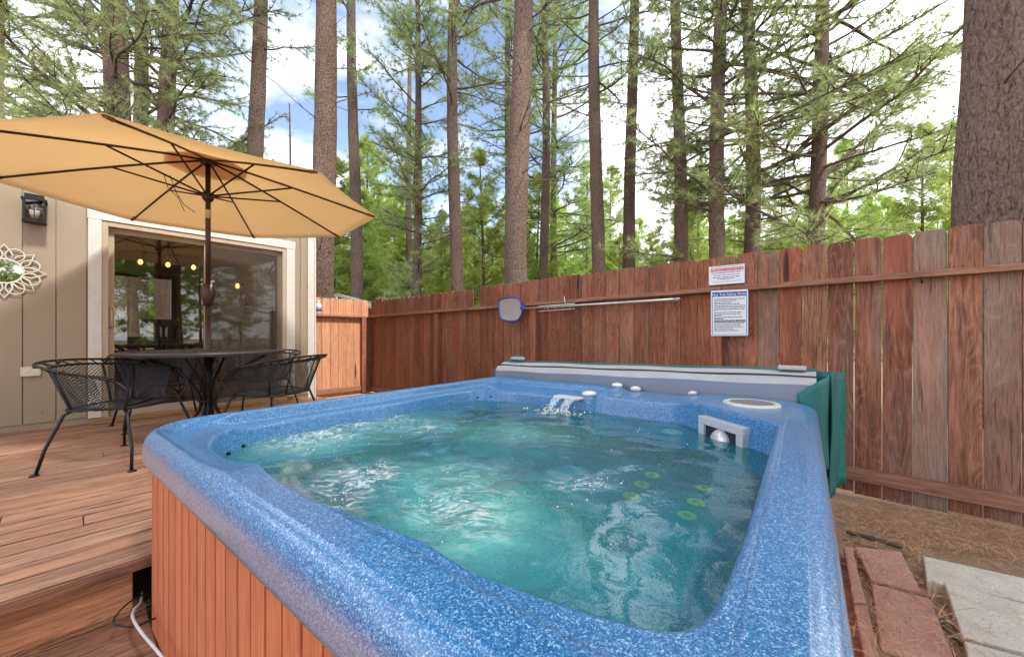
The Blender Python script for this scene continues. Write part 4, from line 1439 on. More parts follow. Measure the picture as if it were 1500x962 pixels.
def build_net():
    n = .135
    def P(px, py, nn=n): return Ff(ft(px, nn), nn, zat(py, fD(px, nn)))
    a = P(766, 452); b = P(996, 438)
    root = empty('skimmer_net', a); tag(root, 'pool skimmer net with blue frame on a long aluminium pole, hung along the fence', 'skimmer net')
    m = MB(); d = (b - a)
    m.tube([a, a + d * .98], .0125, 12); m.build('pole', M['alu'], root, smooth=True)
    m = MB(); m.tube([a + d * .97, b], .0145, 12); m.build('grip', M['grey_plastic'], root, smooth=True)
    out = [(764, 449), (762, 441), (757, 436.5), (748, 435.5), (738, 437), (732, 440), (730.5, 447), (731.5, 458), (734, 466.5), (742, 469.5), (753, 470), (759, 468), (763, 462), (764.5, 456)]
    pts = [P(*q) for q in out]
    C = catmull([list(p) for p in pts], 5)
    m = MB(); m.tube([Vector(c) for c in C], .010, 8, closed=True)
    m.tube([P(764, 450), P(768, 452), P(772, 451.6)], [.03, .022, .013], 10)
    m.build('net_frame', M['blue_plastic'], root, smooth=True)
    ctr = sum((Vector(c) for c in C), Vector()) / len(C)
    m = MB(); rows = []
    nC = len(C)
    vs = [ctr - FN * .02]; fs = []
    for r_, dep in ((.45, .018), (.8, .012), (1.0, .0)):
        for c in C: vs.append(ctr + (Vector(c) - ctr) * r_ - FN * dep)
    for j in range(nC):
        j2 = (j + 1) % nC; fs.append((0, 1 + j, 1 + j2))
        for k in range(2): fs.append((1 + k * nC + j, 1 + (k + 1) * nC + j, 1 + (k + 1) * nC + j2, 1 + k * nC + j2))
    m.add(vs, fs); m.build('net', M['net'], root, smooth=True)
    # white hanger rack
    rk = empty('hanger_rack', P(815, 450, .11)); tag(rk, 'white plastic hook rack on the fence rail behind the aluminium pole', 'rack')
    m = MB(); q = .118
    c4 = [P(788, 449, q), P(842, 444.5, q), P(842, 452, q), P(788, 456, q)]
    m.tube([c4[0], c4[1], c4[2], c4[3]], .006, 6, closed=True); m.build('rack_frame', M['white_plastic'], rk, smooth=True)
    for x in (800, 811, 822, 833):
        h = MB(); y = 454.5 - (x - 790) * .075
        h.tube([P(x - 3, y - 1, q), P(x, y - 4, q), P(x + 2, y - 1.5, q + .02), P(x + 4, y - 3.5, q + .025)], .005, 6)
        h.build('hook', M['white_plastic'], rk, smooth=True)
    h = MB(); h.tube([P(829, 446, q), P(827, 440, q + .01), P(826.5, 434, q + .01)], .006, 6); h.build('peg', M['white_plastic'], rk, smooth=True)


build_net()


def build_bottle():
    c = Sf(1.02, .05, 1.516)
    root = empty('bottle', c); tag(root, 'white plastic bottle with blue and pink label on the fence rail beside the house corner', 'bottle')
    m = MB(); m.lathe([(.05, 0), (.056, .008), (.056, .15), (.045, .18), (.024, .195), (.024, .21)], c, 20); m.build('bottle_body', M['white_plastic'], root, smooth=True)
    m = MB(); m.lathe([(.0565, .04), (.0568, .12)], c, 20); m.build('bottle_label', M['bottle_label'], root, smooth=True)
    m = MB(); m.lathe([(.028, .205), (.03, .215), (.028, .235), (.01, .238)], c, 16); m.build('cap', M['white_plastic'], root, smooth=True)


M['bottle_label'] = plain('bottle_label', (110, 96, 190), .5, var=.5, scale=40)
build_bottle()


# ------------------------------------------------------------------ umbrella
def build_umbrella():
    X0, Y0 = -2.60, 3.27
    root = empty('patio_umbrella', (X0, Y0, DECK)); tag(root, 'large open octagonal umbrella with pale orange canvas on a dark brown pole', 'umbrella')
    top = CAMZ + 1.50; rimz = CAMZ + 1.15; RR = 1.365; ph = R(20)
    N = 8
    m = MB(); rows = []
    nr = 14; na = 10
    for i in range(nr + 1):
        f = .02 + .98 * i / nr; r = []
        for k in range(N):
            for j in range(na):
                g = j / na; a0 = ph + k * math.pi / 4; a1 = a0 + math.pi / 4
                p0 = Vector((math.cos(a0), math.sin(a0), 0)); p1 = Vector((math.cos(a1), math.sin(a1), 0))
                d = p0 * (1 - g) + p1 * g
                sag = math.sin(g * math.pi)
                rr = RR * f * (1 - .012 * sag * f)
                z = top - (top - rimz) * (f ** 1.12) - .016 * sag * f * (1 - f * .35)
                r.append((X0 + d.x * rr, Y0 + d.y * rr, z))
        r.append(r[0]); rows.append(r)
    m.grid(rows); o = m.build('canopy', M['canvas'], root, smooth=True, fix=False)
    o.modifiers.new('t', 'SOLIDIFY').thickness = .002
    # hem
    v = MB(); rows = []
    for i in range(5):
        f = .02 + .20 * i / 4; r = []
        for k in range(N * 6 + 1):
            a = ph + k / (N * 6) * 2 * math.pi; g = (k % 6) / 6
            rr = RR * f * (math.cos(math.pi / 8) / math.cos((g - .5) * math.pi / 4) if 1 else 1)
            r.append((X0 + rr * math.cos(a), Y0 + rr * math.sin(a), top + .018 - (top - rimz) * (f ** 1.12)))
        rows.append(r)
    v.grid(rows); v.build('vent_flap', M['vent'], root, smooth=True)
    hz = CAMZ + 1.19
    for k in range(N):
        a = ph + k * math.pi / 4; d = Vector((math.cos(a), math.sin(a), 0))
        def rp(f, dz=-.014): 
            return Vector((X0, Y0, 0)) + d * RR * f + Vector((0, 0, top - (top - rimz) * (f ** 1.12) + dz))
        m = MB(); m.tube([rp(f) for f in (.02, .2, .4, .6, .8, .955)], .0085, 6)
        rb = m.build('rib', M['dark_metal'], root, smooth=True)
        m = MB(); m.tube([rp(.93, -.012), rp(.985, -.006)], .014, 6); m.build('rib_tip', M['rib_pocket'], rb)
        m = MB(); m.tube([Vector((X0, Y0, hz)) + d * .03, rp(.46, -.02)], .0075, 6)
        m.build('strut', M['dark_metal'], rb, smooth=True)
    m = MB()
    m.tube([(X0, Y0, DECK + .02), (X0, Y0, CAMZ + .30)], .0235, 16); m.build('lower_pole', M['dark_metal'], root, smooth=True)
    m = MB(); m.tube([(X0, Y0, CAMZ + .30), (X0, Y0, top - .03)], .019, 16); m.build('pole', M['dark_metal'], root, smooth=True)
    m = MB(); m.lathe([(.02, -.06), (.04, -.035), (.045, -.01), (.05, .0), (.05, .012), (.03, .02)], (X0, Y0, hz), 18); m.build('runner', M['dark_metal'], root, smooth=False)
    m = MB(); m.lathe([(.05, -.03), (.055, -.01), (.03, .02)], (X0, Y0, top - .02), 18); m.build('top_hub', M['dark_metal'], root)
    m = MB(); m.lathe([(.022, -.11), (.036, -.085), (.048, -.03), (.052, .03), (.045, .065), (.024, .085)], (X0, Y0, CAMZ + .35), 20)
    cr = m.build('crank_housing', M['dark_metal'], root, smooth=True)
    m = MB(); c = Vector((X0, Y0, CAMZ + .37)); e = Vector((.72, -.55, 0)).normalized()
    m.tube([c + e * .04, c + e * .085, c + e * .095 + Vector((0, 0, .07))], .006, 8)
    m.build('crank_arm', M['chrome'], cr, smooth=True)
    m = MB(); q = c + e * .095 + Vector((0, 0, .072)); m.tube([q, q + e * .05], .009, 8); m.build('crank_grip', M['white_plastic'], cr, smooth=True)
    m = MB(); m.lathe([(.0205, 0), (.0205, .075)], (X0, Y0, CAMZ + .99), 16); m.build('pole_sticker', M['sticker'], root, smooth=True)
    m = MB(); m.tube([c + Vector((.03, -.02, -.2)), c + Vector((.075, -.03, -.21)), c + Vector((.08, -.03, -.24))], .014, 8); m.build('tilt_knob', M['rubber'], root)
    # loose tie strings
    m = MB(); b = Vector((X0 - .33, Y0 - .05, top - .16))
    m.tube([b, b + Vector((.03, 0, -.10)), b + Vector((.12, 0, -.19)), b + Vector((.17, 0, -.30))], .003, 5)
    m.tube([b + Vector((.05, 0, 0)), b + Vector((.10, 0, -.14)), b + Vector((.17, 0, -.25)), b + Vector((.26, 0, -.31))], .003, 5)
    m.build('tie_string', M['dark_metal'], root, smooth=True)


M['rib_pocket'] = plain('rib_pocket', (140, 86, 52), .8)
M['sticker'] = plain('pole_sticker', (196, 168, 130), .6, var=.2)
build_umbrella()


# ------------------------------------------------------------------ table and chairs
def build_table():
    X0, Y0 = -2.60, 3.27
    root = empty('patio_table', (X0, Y0, DECK)); tag(root, 'round dark metal patio table with curved legs around the umbrella pole', 'table')
    zt = CAMZ - .137; RT = .565
    m = MB(); prof = [(.03, zt - .008), (RT - .01, zt - .008), (RT - .012, zt - .028), (RT, zt - .028), (RT + .004, zt - .01), (RT, zt), (RT - .012, zt + .002), (.03, zt)]
    m.lathe(prof, (X0, Y0, 0), 64); m.build('tabletop', M['table_top'], root, smooth=False)
    for k in range(4):
        a = R(25 + 90 * k); d = Vector((math.cos(a), math.sin(a), 0)); c = Vector((X0, Y0, 0))
        P = []
        for off in (-.035, .035):
            sd = Vector((-d.y, d.x, 0)) * off
            pts = [(.50, zt - .03), (.38, zt - .07), (.24, zt - .15), (.12, zt - .27), (.055, zt - .40), (.06, zt - .50), (.13, zt - .60), (.25, zt - .68), (.36, DECK + .012)]
            pts = [list(c + d * r + sd * (1 if r > .15 else .4) + Vector((0, 0, z))) for r, z in pts]
            cc = [Vector(q) for q in catmull(pts, 5)[:41]]
            P.append(cc)
        m = MB()
        for cc in P: m.tube(cc, .010, 8)
        m.build('leg', M['black_iron'], root, smooth=True)
    m = MB(); m.tube([(X0 + .07 * math.cos(t), Y0 + .07 * math.sin(t), zt - .42) for t in np.linspace(0, 2 * math.pi, 24, endpoint=False)], .008, 6, closed=True)
    m.tube([(X0, Y0, zt - .05), (X0, Y0, DECK + .25)], .030, 16)
    m.build('centre_tube', M['black_iron'], root, smooth=True)


build_table()


def wire_mesh(P, nu, nv, r=.0021):
    """diamond lattice of thin ribbons over the surface P(s,t)"""
    m = MB()
    def ribbon(a, b, n):
        d = (b - a)
        if d.length < 1e-6: return
        s = d.cross(n).normalized() * r; q = n.normalized() * r
        m.add([a - s, a + q, a + s, b - s, b + q, b + s], [(0, 1, 4, 3), (1, 2, 5, 4), (2, 0, 3, 5)])
    G = [[P(i / nu, j / nv) for j in range(nv + 1)] for i in range(nu + 1)]
    for i in range(nu):
        for j in range(nv):
            a, b, c, d = G[i][j], G[i + 1][j], G[i + 1][j + 1], G[i][j + 1]
            n = (b - a).cross(d - a)
            if n.length < 1e-9: continue
            if (i + j) % 2: ribbon(a, c, n)
            else: ribbon(b, d, n)
    return m


def make_chair():
    root = empty('patio_chair', (0, 0, 0))
    zs = .375
    def seat_edge(a):      # a: angle, 0=front(+y)
        x = .255 * (abs(math.sin(a)) ** .62) * (1 if math.sin(a) >= 0 else -1)
        y = .235 * (abs(math.cos(a)) ** .62) * (1 if math.cos(a) >= 0 else -1)
        return x, y
    m = MB(); ring = [Vector((*seat_edge(2 * math.pi * k / 48), zs + (.012 if math.cos(2 * math.pi * k / 48) > 0 else 0))) for k in range(48)]
    m.tube(ring, .007, 6, closed=True)
    m.tube([Vector((-.24, 0, zs)), Vector((0, 0, zs - .02)), Vector((.24, 0, zs))], .006, 6)
    m.build('seat_frame', M['black_iron'], root, smooth=True, local=True)
    def SP(s, t):
        x = (s * 2 - 1); y = (t * 2 - 1)
        # square to squircle
        q = max(abs(x), abs(y)); 
        if q < 1e-6: return Vector((0, 0, zs - .02))
        a = math.atan2(x, y); ex, ey = seat_edge(a)
        return Vector((ex * q, ey * q, zs - .022 * (1 - q * q)))
    sm = wire_mesh(SP, 52, 34)
    sm.build('seat', M['black_iron'], root, local=True, fix=False)
    # back and arms surface: angle from rear, +-128 deg
    A0 = R(122)
    def low(a):
        x, y = .258 * math.sin(a), -.24 * math.cos(a)
        x = .258 * (abs(math.sin(a)) ** .75) * (1 if a >= 0 else -1); y = -.238 * (abs(math.cos(a)) ** .75) * (1 if math.cos(a) >= 0 else -1)
        return Vector((x, y, zs + .01))
    def up(a, ex=0.0, ez=0.0):
        g = abs(a) / A0
        x = (.335 + ex) * (abs(math.sin(a)) ** .8) * (1 if a >= 0 else -1)
        c = math.cos(a); y = -(.335 + ex) * (abs(c) ** .85) * (1 if c >= 0 else -1) if c >= 0 else .26 * abs(c) ** .8
        z = .655 - .075 * g ** 1.6 + ez
        return Vector((x, y, z))
    n = 40
    Am = R(100)
    bm_ = wire_mesh(lambda s, t: low((s * 2 - 1) * Am).lerp(up((s * 2 - 1) * Am), t), 84, 26)
    bm_.build('backrest', M['black_iron'], root, local=True, fix=False)
    m = MB()
    r1 = [up((k / n * 2 - 1) * A0) for k in range(n + 1)]
    r2 = []
    for k in range(n + 1):
        a = (k / n * 2 - 1) * A0; g = 1 - abs(a) / A0
        r2.append(up(a, .05 * min(1, g * 2.2), .052 * min(1, g * 2.0) - .02))
    m.tube(r1, .008, 6); m.tube(r2, .008, 6)
    # front arm curls joining the rails and coming down to the seat
    for sgn, e1, e2 in ((-1, r1[0], r2[0]), (1, r1[-1], r2[-1])):
        f = Vector((sgn * .262, .175, zs + .01))
        pts = [e2, e2.lerp(f, .3) + Vector((0, .045, .0)), e2.lerp(f, .65) + Vector((0, .03, 0)), f]
        m.tube([Vector(q) for q in catmull([list(p) for p in [pts[0]] + pts + [pts[-1]]], 5)[5:21]], .008, 6)
    # scroll leaves between the two rails
    random.seed(8)
    for k in range(2, n - 1, 2):
        a, b = r1[k], r2[min(n, k + 1)]
        m.tube([a, a.lerp(b, .5) + Vector((0, 0, .008 * (-1) ** (k // 2))), b], .0045, 5)
        if k % 6 == 2:
            c = a.lerp(b, .5)
            for j in range(3):
                q = c + Vector((random.uniform(-.02, .02), random.uniform(-.02, .02), random.uniform(-.008, .008)))
                m.tube([q, q + Vector((.012, .006, .004)), q + Vector((.024, .0, .0))], [.003, .009, .002], 5)
    m.build('top_rail', M['black_iron'], root, smooth=True, local=True)
    for a in (-R(62), -R(30), R(30), R(62)):
        m = MB(); l, u = low(a), up(a)
        m.tube([l, l.lerp(u, .5), u], .0065, 6)
        m.build('back_stay', M['black_iron'], root, smooth=True, local=True)
    for sx in (-1, 1):
        for sy in (-1, 1):
            m = MB()
            kx, ky = sx * .235, (.175 if sy > 0 else -.165)
            pts = [Vector((kx * .94, ky * .85, zs)), Vector((kx + sx * .008, ky + sy * .006, zs - .025)), Vector((kx + sx * .024, ky + sy * .024, zs - .09)), Vector((kx + sx * .055, ky + sy * .065, .15)), Vector((kx + sx * .085, ky + sy * .085, .008))]
            m.tube(pts, [.009] * 5, 8)
            lg = m.build('leg', M['black_iron'], root, smooth=True, local=True)
            m = MB(); m.lathe([(.02, .0), (.024, .004), (.018, .009), (.01, .012)], (kx + sx * .088, ky + sy * .09, 0), 12)
            m.build('foot', M['black_iron'], lg, smooth=True, local=True)
    return root


spots = [((-2.70, 2.68), 9 - 90, 'black wrought iron mesh chair at the left of the table, nearest the hot tub corner'),
         ((-3.38, 3.72), -35 - 90, 'black iron mesh chair behind the left half of the table, close to the sliding door'),
         ((-2.02, 3.24), 176 - 90, 'black wrought iron mesh chair at the right of the table, its back towards the fence'),
         ((-2.72, 4.08), -88 - 90, 'black wrought iron mesh chair behind the right half of the table, before the insect screen')]
ch0 = make_chair()
for i, ((x, y), a, lab) in enumerate(spots):
    c = ch0 if i == 0 else copy_tree(ch0)
    c.location = (x, y, DECK); c.rotation_euler = (0, 0, R(a))
    tag(c, lab, 'chair', 'wrought iron chairs round the patio table')

# ------------------------------------------------------------------ pavers, litter
def pavers():
    random.seed(31)
    def g(px, py, dep): 
        D = F * dep / (py - HY); return ((px - CX) / F * D, D)
    def slab(name, pts, z0, z1, mat, lab, cat, grp):
        m = MB(); c = Vector((sum(p[0] for p in pts) / len(pts), sum(p[1] for p in pts) / len(pts), 0))
        m.prism([(p[0] - c.x, p[1] - c.y) for p in pts], lambda x, y, t: Vector((x, y, t)), z0, z1)
        o = m.build(name, mat, local=True, bevel=.006); o.location = c; o.rotation_euler = (random.uniform(-.01, .01), random.uniform(-.01, .01), 0)
        tag(o, lab, cat, grp)
    dp = 1.105
    br = [([(1252, 799), (1320, 807), (1351, 868), (1275, 847)], 'reddish paver nearest the fence, with a dry twig on it'),
          ([(1276, 853), (1362, 875), (1398, 962), (1408, 990), (1290, 950)], 'large reddish paver in the middle of the row beside the white slabs'),
          ([(1236, 800), (1248, 800), (1268, 880), (1250, 880)], 'narrow strip of reddish paver next to the tub skirt, towards the fence'),
          ([(1250, 884), (1270, 884), (1290, 966), (1275, 1010)], 'narrow strip of reddish paver next to the tub skirt, at the frame bottom'),
          ([(1296, 958), (1410, 994), (1440, 1080), (1330, 1060)], 'reddish paver at the very bottom of the picture, right of the tub')]
    for pts, lab in br: slab('paver', [g(x, y, dp) for x, y in pts], -.03, .035, M['brick'], lab, 'paver', 'reddish pavers beside the tub')
    wh = [([(1352, 813), (1505, 847), (1700, 893), (1660, 925), (1500, 879), (1357, 848)], 'rough white slab nearest the fence'),
          ([(1382, 851), (1500, 883), (1680, 935), (1650, 1010), (1500, 953), (1409, 930)], 'rough white slab in the middle, notched in beside the red pavers'),
          ([(1411, 937), (1500, 960), (1700, 1030), (1650, 1120), (1440, 1040)], 'rough white slab at the lower right edge of the picture')]
    for pts, lab in wh: slab('slab', [g(x, y, 1.085) for x, y in pts], -.03, .055, M['slab'], lab, 'slab', 'white slabs on the dirt')
    # needles
    rng = np.random.default_rng(12)
    m = MB(); N = 5200
    cnt = 0
    while cnt < N:
        px = rng.uniform(1235, 1510); py = rng.uniform(735, 975)
        dens = .8 * math.exp(-((py - (752 + (px - 1240) * .17)) / 22) ** 2) + .35 * math.exp(-((px - (1255 + (py - 790) * .22)) / 9) ** 2) + .6 * math.exp(-((px - (1345 + (py - 815) * .42)) / 12) ** 2) + (.07 if py < 800 else .015)
        if rng.uniform() > dens: continue
        x, y = g(px, py, 1.14)
        z = .0 if not (800 < py) else .006
        on = dens < .2 and py > 800
        z = .002 + abs(rng.normal(0, .006)) + (.04 if on else 0.0)
        a = rng.uniform(0, 6.28); L = rng.uniform(.05, .14); h = rng.normal(0, .18)
        d = Vector((math.cos(a), math.sin(a), h * .5)); p = Vector((x, y, z)); q = p + d * L * .5 + Vector((0, 0, .006)); e = p + d * L
        e.z = max(e.z, .002)
        s = Vector((-math.sin(a), math.cos(a), 0)) * .0011
        m.rr = rng.uniform(); m.add([p - s, p + s, q + s, q - s, e], [(0, 1, 2, 3), (3, 2, 4)]); cnt += 1
    o = m.build('pine_needle_litter', M['dry'], fix=False); tag(o, kind='stuff', label='dry brown pine needles scattered on the dirt by the fence')
    # needles on the lower step
    m = MB()
    for i in range(260):
        s_ = rng.uniform(-1.1, -.04); w_ = rng.normal(.02, .03); a = R(50) + rng.normal(0, .35); L = rng.uniform(.06, .16)
        p = Dk(s_, w_ + .05, .073 + rng.uniform(0, .012)); d = Vector((math.cos(a), math.sin(a), 0)); s = Vector((-d.y, d.x, 0)) * .0012
        m.rr = rng.uniform(); m.add([p - s, p + s, p + d * L], [(0, 1, 2)])
    o = m.build('pine_needle_litter', M['dry'], fix=False); tag(o, kind='stuff', label='dry pine needles gathered on the lower deck step')
    # sticks
    for i, (pts, r, lab) in enumerate((([(1240, 781), (1262, 786), (1300, 796), (1322, 803)], .012, 'grey brown stick lying on the dirt above the red pavers'),
                                       ([(1378, 906), (1383, 922), (1396, 934), (1415, 948)], .009, 'gnarled dark twig curling between the red pavers and the white slabs'))):
        P = [Vector((*g(x, y, 1.12), .02 + r * .6)) for x, y in pts]
        m = MB(); m.tube([Vector(c) for c in catmull([list(p) for p in [P[0]] + P + [P[-1]]], 5)[5:21]], [r * random.uniform(.7, 1.2) for _ in range(16)], 7)
        o = m.build('stick', M['twig'], smooth=True); tag(o, lab, 'stick')


pavers()


# ------------------------------------------------------------------ trees
class Acc:
    """fast triangle / tube accumulation with numpy"""
    def __init__(self): self.V = []; self.Fq = []; self.Ft = []; self.n = 0; self.rt = []
    def tube(self, P, Rd, k=5):
        P = np.asarray(P, float); m = len(P); d = np.gradient(P, axis=0); d /= np.linalg.norm(d, axis=1)[:, None] + 1e-9
        ref = np.array((0, 0, 1.0)) if abs(d[0, 2]) < .8 else np.array((1.0, 0, 0))
        a = np.cross(d, ref); a /= np.linalg.norm(a, axis=1)[:, None] + 1e-9; b = np.cross(d, a)
        t = np.arange(k) / k * 2 * math.pi
        ring = P[:, None] + (a[:, None] * np.cos(t)[None, :, None] + b[:, None] * np.sin(t)[None, :, None]) * np.asarray(Rd)[:, None, None]
        self.V.append(ring.reshape(-1, 3)); i = np.arange(m - 1)[:, None] * k; j = np.arange(k)[None]; j2 = (j + 1) % k
        self.Fq.append(np.stack([i + j, i + j2, i + k + j2, i + k + j], -1).reshape(-1, 4) + self.n); self.n += m * k
    def tufts(self, P, D, rng, k=16, L=.15, w=.006, spread=.8):
        n = len(P)
        dr = D[:, None] * 1.0 + rng.normal(0, spread, (n, k, 3)); dr /= np.linalg.norm(dr, axis=2)[..., None]
        dr[..., 2] -= .08
        ln = L * rng.uniform(.7, 1.15, (n, k, 1))
        o = rng.normal(0, 1, (n, k, 3)); s = np.cross(dr, o); s /= np.linalg.norm(s, axis=2)[..., None] + 1e-9
        b = np.repeat(P[:, None], k, 1) + dr * .01
        v = np.stack([b - s * w / 2, b + s * w / 2, b + dr * ln], 2).reshape(-1, 3)
        self.V.append(v); self.Ft.append((np.arange(n * k * 3).reshape(-1, 3) + self.n)); self.n += n * k * 3
        rr = np.clip(rng.uniform(0, 1, (n, 1)) * .7 + rng.uniform(0, .3, (n, k)), 0, 1); self.rt.append(rr.ravel())
    def mesh(self, name, mat, smooth=False, mat2=None):
        me = bpy.data.meshes.new(name); V = np.concatenate(self.V)
        me.vertices.add(len(V)); me.vertices.foreach_set('co', V.astype(np.float32).ravel())
        idx = []; tot = []; mi = []
        for L, s, k in ((self.Fq, 4, 0), (self.Ft, 3, 1)):
            if L:
                Fa = np.concatenate(L); idx.append(Fa.ravel()); tot.append(np.full(len(Fa), s)); mi.append(np.full(len(Fa), k if mat2 else 0))
        idx = np.concatenate(idx).astype(np.int32); tot = np.concatenate(tot).astype(np.int32); mi = np.concatenate(mi).astype(np.int32)
        me.loops.add(len(idx)); me.loops.foreach_set('vertex_index', idx)
        me.polygons.add(len(tot)); me.polygons.foreach_set('loop_start', (np.cumsum(tot) - tot).astype(np.int32)); me.polygons.foreach_set('loop_total', tot)
        me.polygons.foreach_set('use_smooth', (tot == 4))
        me.update(calc_edges=True)
        me.materials.append(mat)
        if mat2: me.materials.append(mat2)
        me.polygons.foreach_set('material_index', mi)
        rr = np.full(len(tot), .5, np.float32)
        if self.rt:
            q = np.concatenate(self.rt); rr[len(tot) - len(q):] = q
        a = me.attributes.new('rnd', 'FLOAT', 'FACE'); a.data.foreach_set('value', rr)
        return me


def limb(rng, st, az, el, L, r, nseg=9, wob=.10, rise=.0):
    p = np.array(st, float); out = [p.copy()]; a, e = az, el
    for i in range(nseg):
        a += rng.normal(0, wob); e += rng.normal(0, wob * .6) + rise
        p = p + np.array((math.cos(a) * math.cos(e), math.sin(a) * math.cos(e), math.sin(e))) * L / nseg
        out.append(p.copy())
    return np.array(out), r * np.linspace(1, .22, nseg + 1)


def tree_meshes(seed, H, r0, z_first, z_live, per_m, Lmax, k=16, nl=.15, nw=.006, tuft_step=.16, lean=0.0, young=False, bark_n=20, live_azim=None, sub=9, zmax=None):
    rng = np.random.default_rng(seed)
    T_ = Acc(); B_ = Acc(); N_ = Acc()
    nz = 60; zz = np.linspace(-.3, H, nz)
    px = lean * zz + .10 * np.sin(zz * .35 + seed) * np.minimum(1, np.maximum(zz, 0) / 3) ; py = .08 * np.cos(zz * .3 + seed * 2) * np.minimum(1, np.maximum(zz, 0) / 3)
    rad = r0 * (1 - .80 * np.clip(zz / H, 0, 1) ** 1.1) + r0 * .22 * np.exp(-np.clip(zz, 0, 9) / .5)
    C = np.stack([px, py, zz], 1)
    T_.tube(C, rad, bark_n)
    # uneven bark silhouette
    v = T_.V[0].reshape(nz, bark_n, 3); c = C[:, None]; dv = v - c
    v[:] = c + dv * (1 + rng.normal(0, .022, (nz, bark_n, 1)))
    T_.V[0] = v.reshape(-1, 3)
    z = z_first; tp = []; td = []
    zend = zmax or H
    while z < min(H * .985, zend):
        z += rng.exponential(1 / per_m)
        if z >= H * .985: break
        f = z / H; i = np.interp(z, zz, np.arange(nz)); c = np.array((np.interp(z, zz, px), np.interp(z, zz, py), z))
        az = rng.uniform(0, 2 * math.pi)
        live = z > z_live + rng.normal(0, .6)
        taper = min(1, (1 - f) ** .7 * (.65 + f)) if young else min(1, (1 - f) * 1.8 + .05)
        L = Lmax * taper * rng.uniform(.55, 1.1)
        if not live: L *= rng.uniform(.15, .7)
        el = rng.normal(.02 if not young else .25, .2) + .45 * f
        rb = max(.008, min(.05, .012 * L + .006)) * (.7 if not live else 1) * (.6 if young else 1)
        P, Rd = limb(rng, c, az, el, L, rb, 9, .11, .02 if live else -.01)
        B_.tube(P, Rd, 5)
        ns = int(sub * (L / Lmax + .4)) if live else int(rng.integers(0, 4) * (L > .6))
        for s in range(ns):
            t = rng.uniform(.25, 1.0); ii = t * (len(P) - 1); a = int(ii); a = min(a, len(P) - 2); q = P[a] + (P[a + 1] - P[a]) * (ii - a)
            dd = P[a + 1] - P[a]; baz = math.atan2(dd[1], dd[0]) + rng.choice([-1, 1]) * rng.uniform(.4, 1.1)
            l2 = L * rng.uniform(.12, .34) * (1.25 - t * .5)
            P2, R2 = limb(rng, q, baz, rng.normal(.15, .25), l2, rb * .35 + .002, 4, .22, .04)
            B_.tube(P2, R2, 3)
            if live:
                nt = max(2, int(l2 / tuft_step)); tt = np.linspace(.35, 1, nt)
                for u in tt:
                    jj = u * 4; b = min(3, int(jj)); tp.append(P2[b] + (P2[b + 1] - P2[b]) * (jj - b) + rng.normal(0, .03, 3)); w = (P2[b + 1] - P2[b]); td.append(w / (np.linalg.norm(w) + 1e-9))
            elif l2 > .3 and rng.uniform() < .5:
                P3, R3 = limb(rng, P2[2], baz + .8, .2, l2 * .5, .003, 3, .2); B_.tube(P3, R3, 3)
        if live:
            for u in np.linspace(.55, 1, max(2, int(L * .45 / tuft_step))):
                jj = u * 9; b = min(8, int(jj)); tp.append(P[b] + (P[b + 1] - P[b]) * (jj - b)); w = P[b + 1] - P[b]; td.append(w / (np.linalg.norm(w) + 1e-9))
    out = [T_.mesh('trunk', M['bark_far'] if young else M['bark'], True)]
    if tp: B_.n = B_.n; B_.tufts(np.array(tp), np.array(td), rng, k, nl, nw, .62)
    out.append(B_.mesh('crown', M['twig'], mat2=M['young'] if young else M['needles']))
    print('tree', seed, 'tufts', len(tp))
    return out


def place_tree(meshes, x, y, rz, sc, lab, cat, grp, name='pine_tree', sxy=None):
    root = empty(name, (x, y, 0), rz); root.scale = (sxy or sc, sxy or sc, sc)
    for nm, me in zip(('trunk', 'crown'), meshes):
        o = bpy.data.objects.new(nm, me); col.objects.link(o); o.parent = root
    tag(root, lab, cat, grp); return root


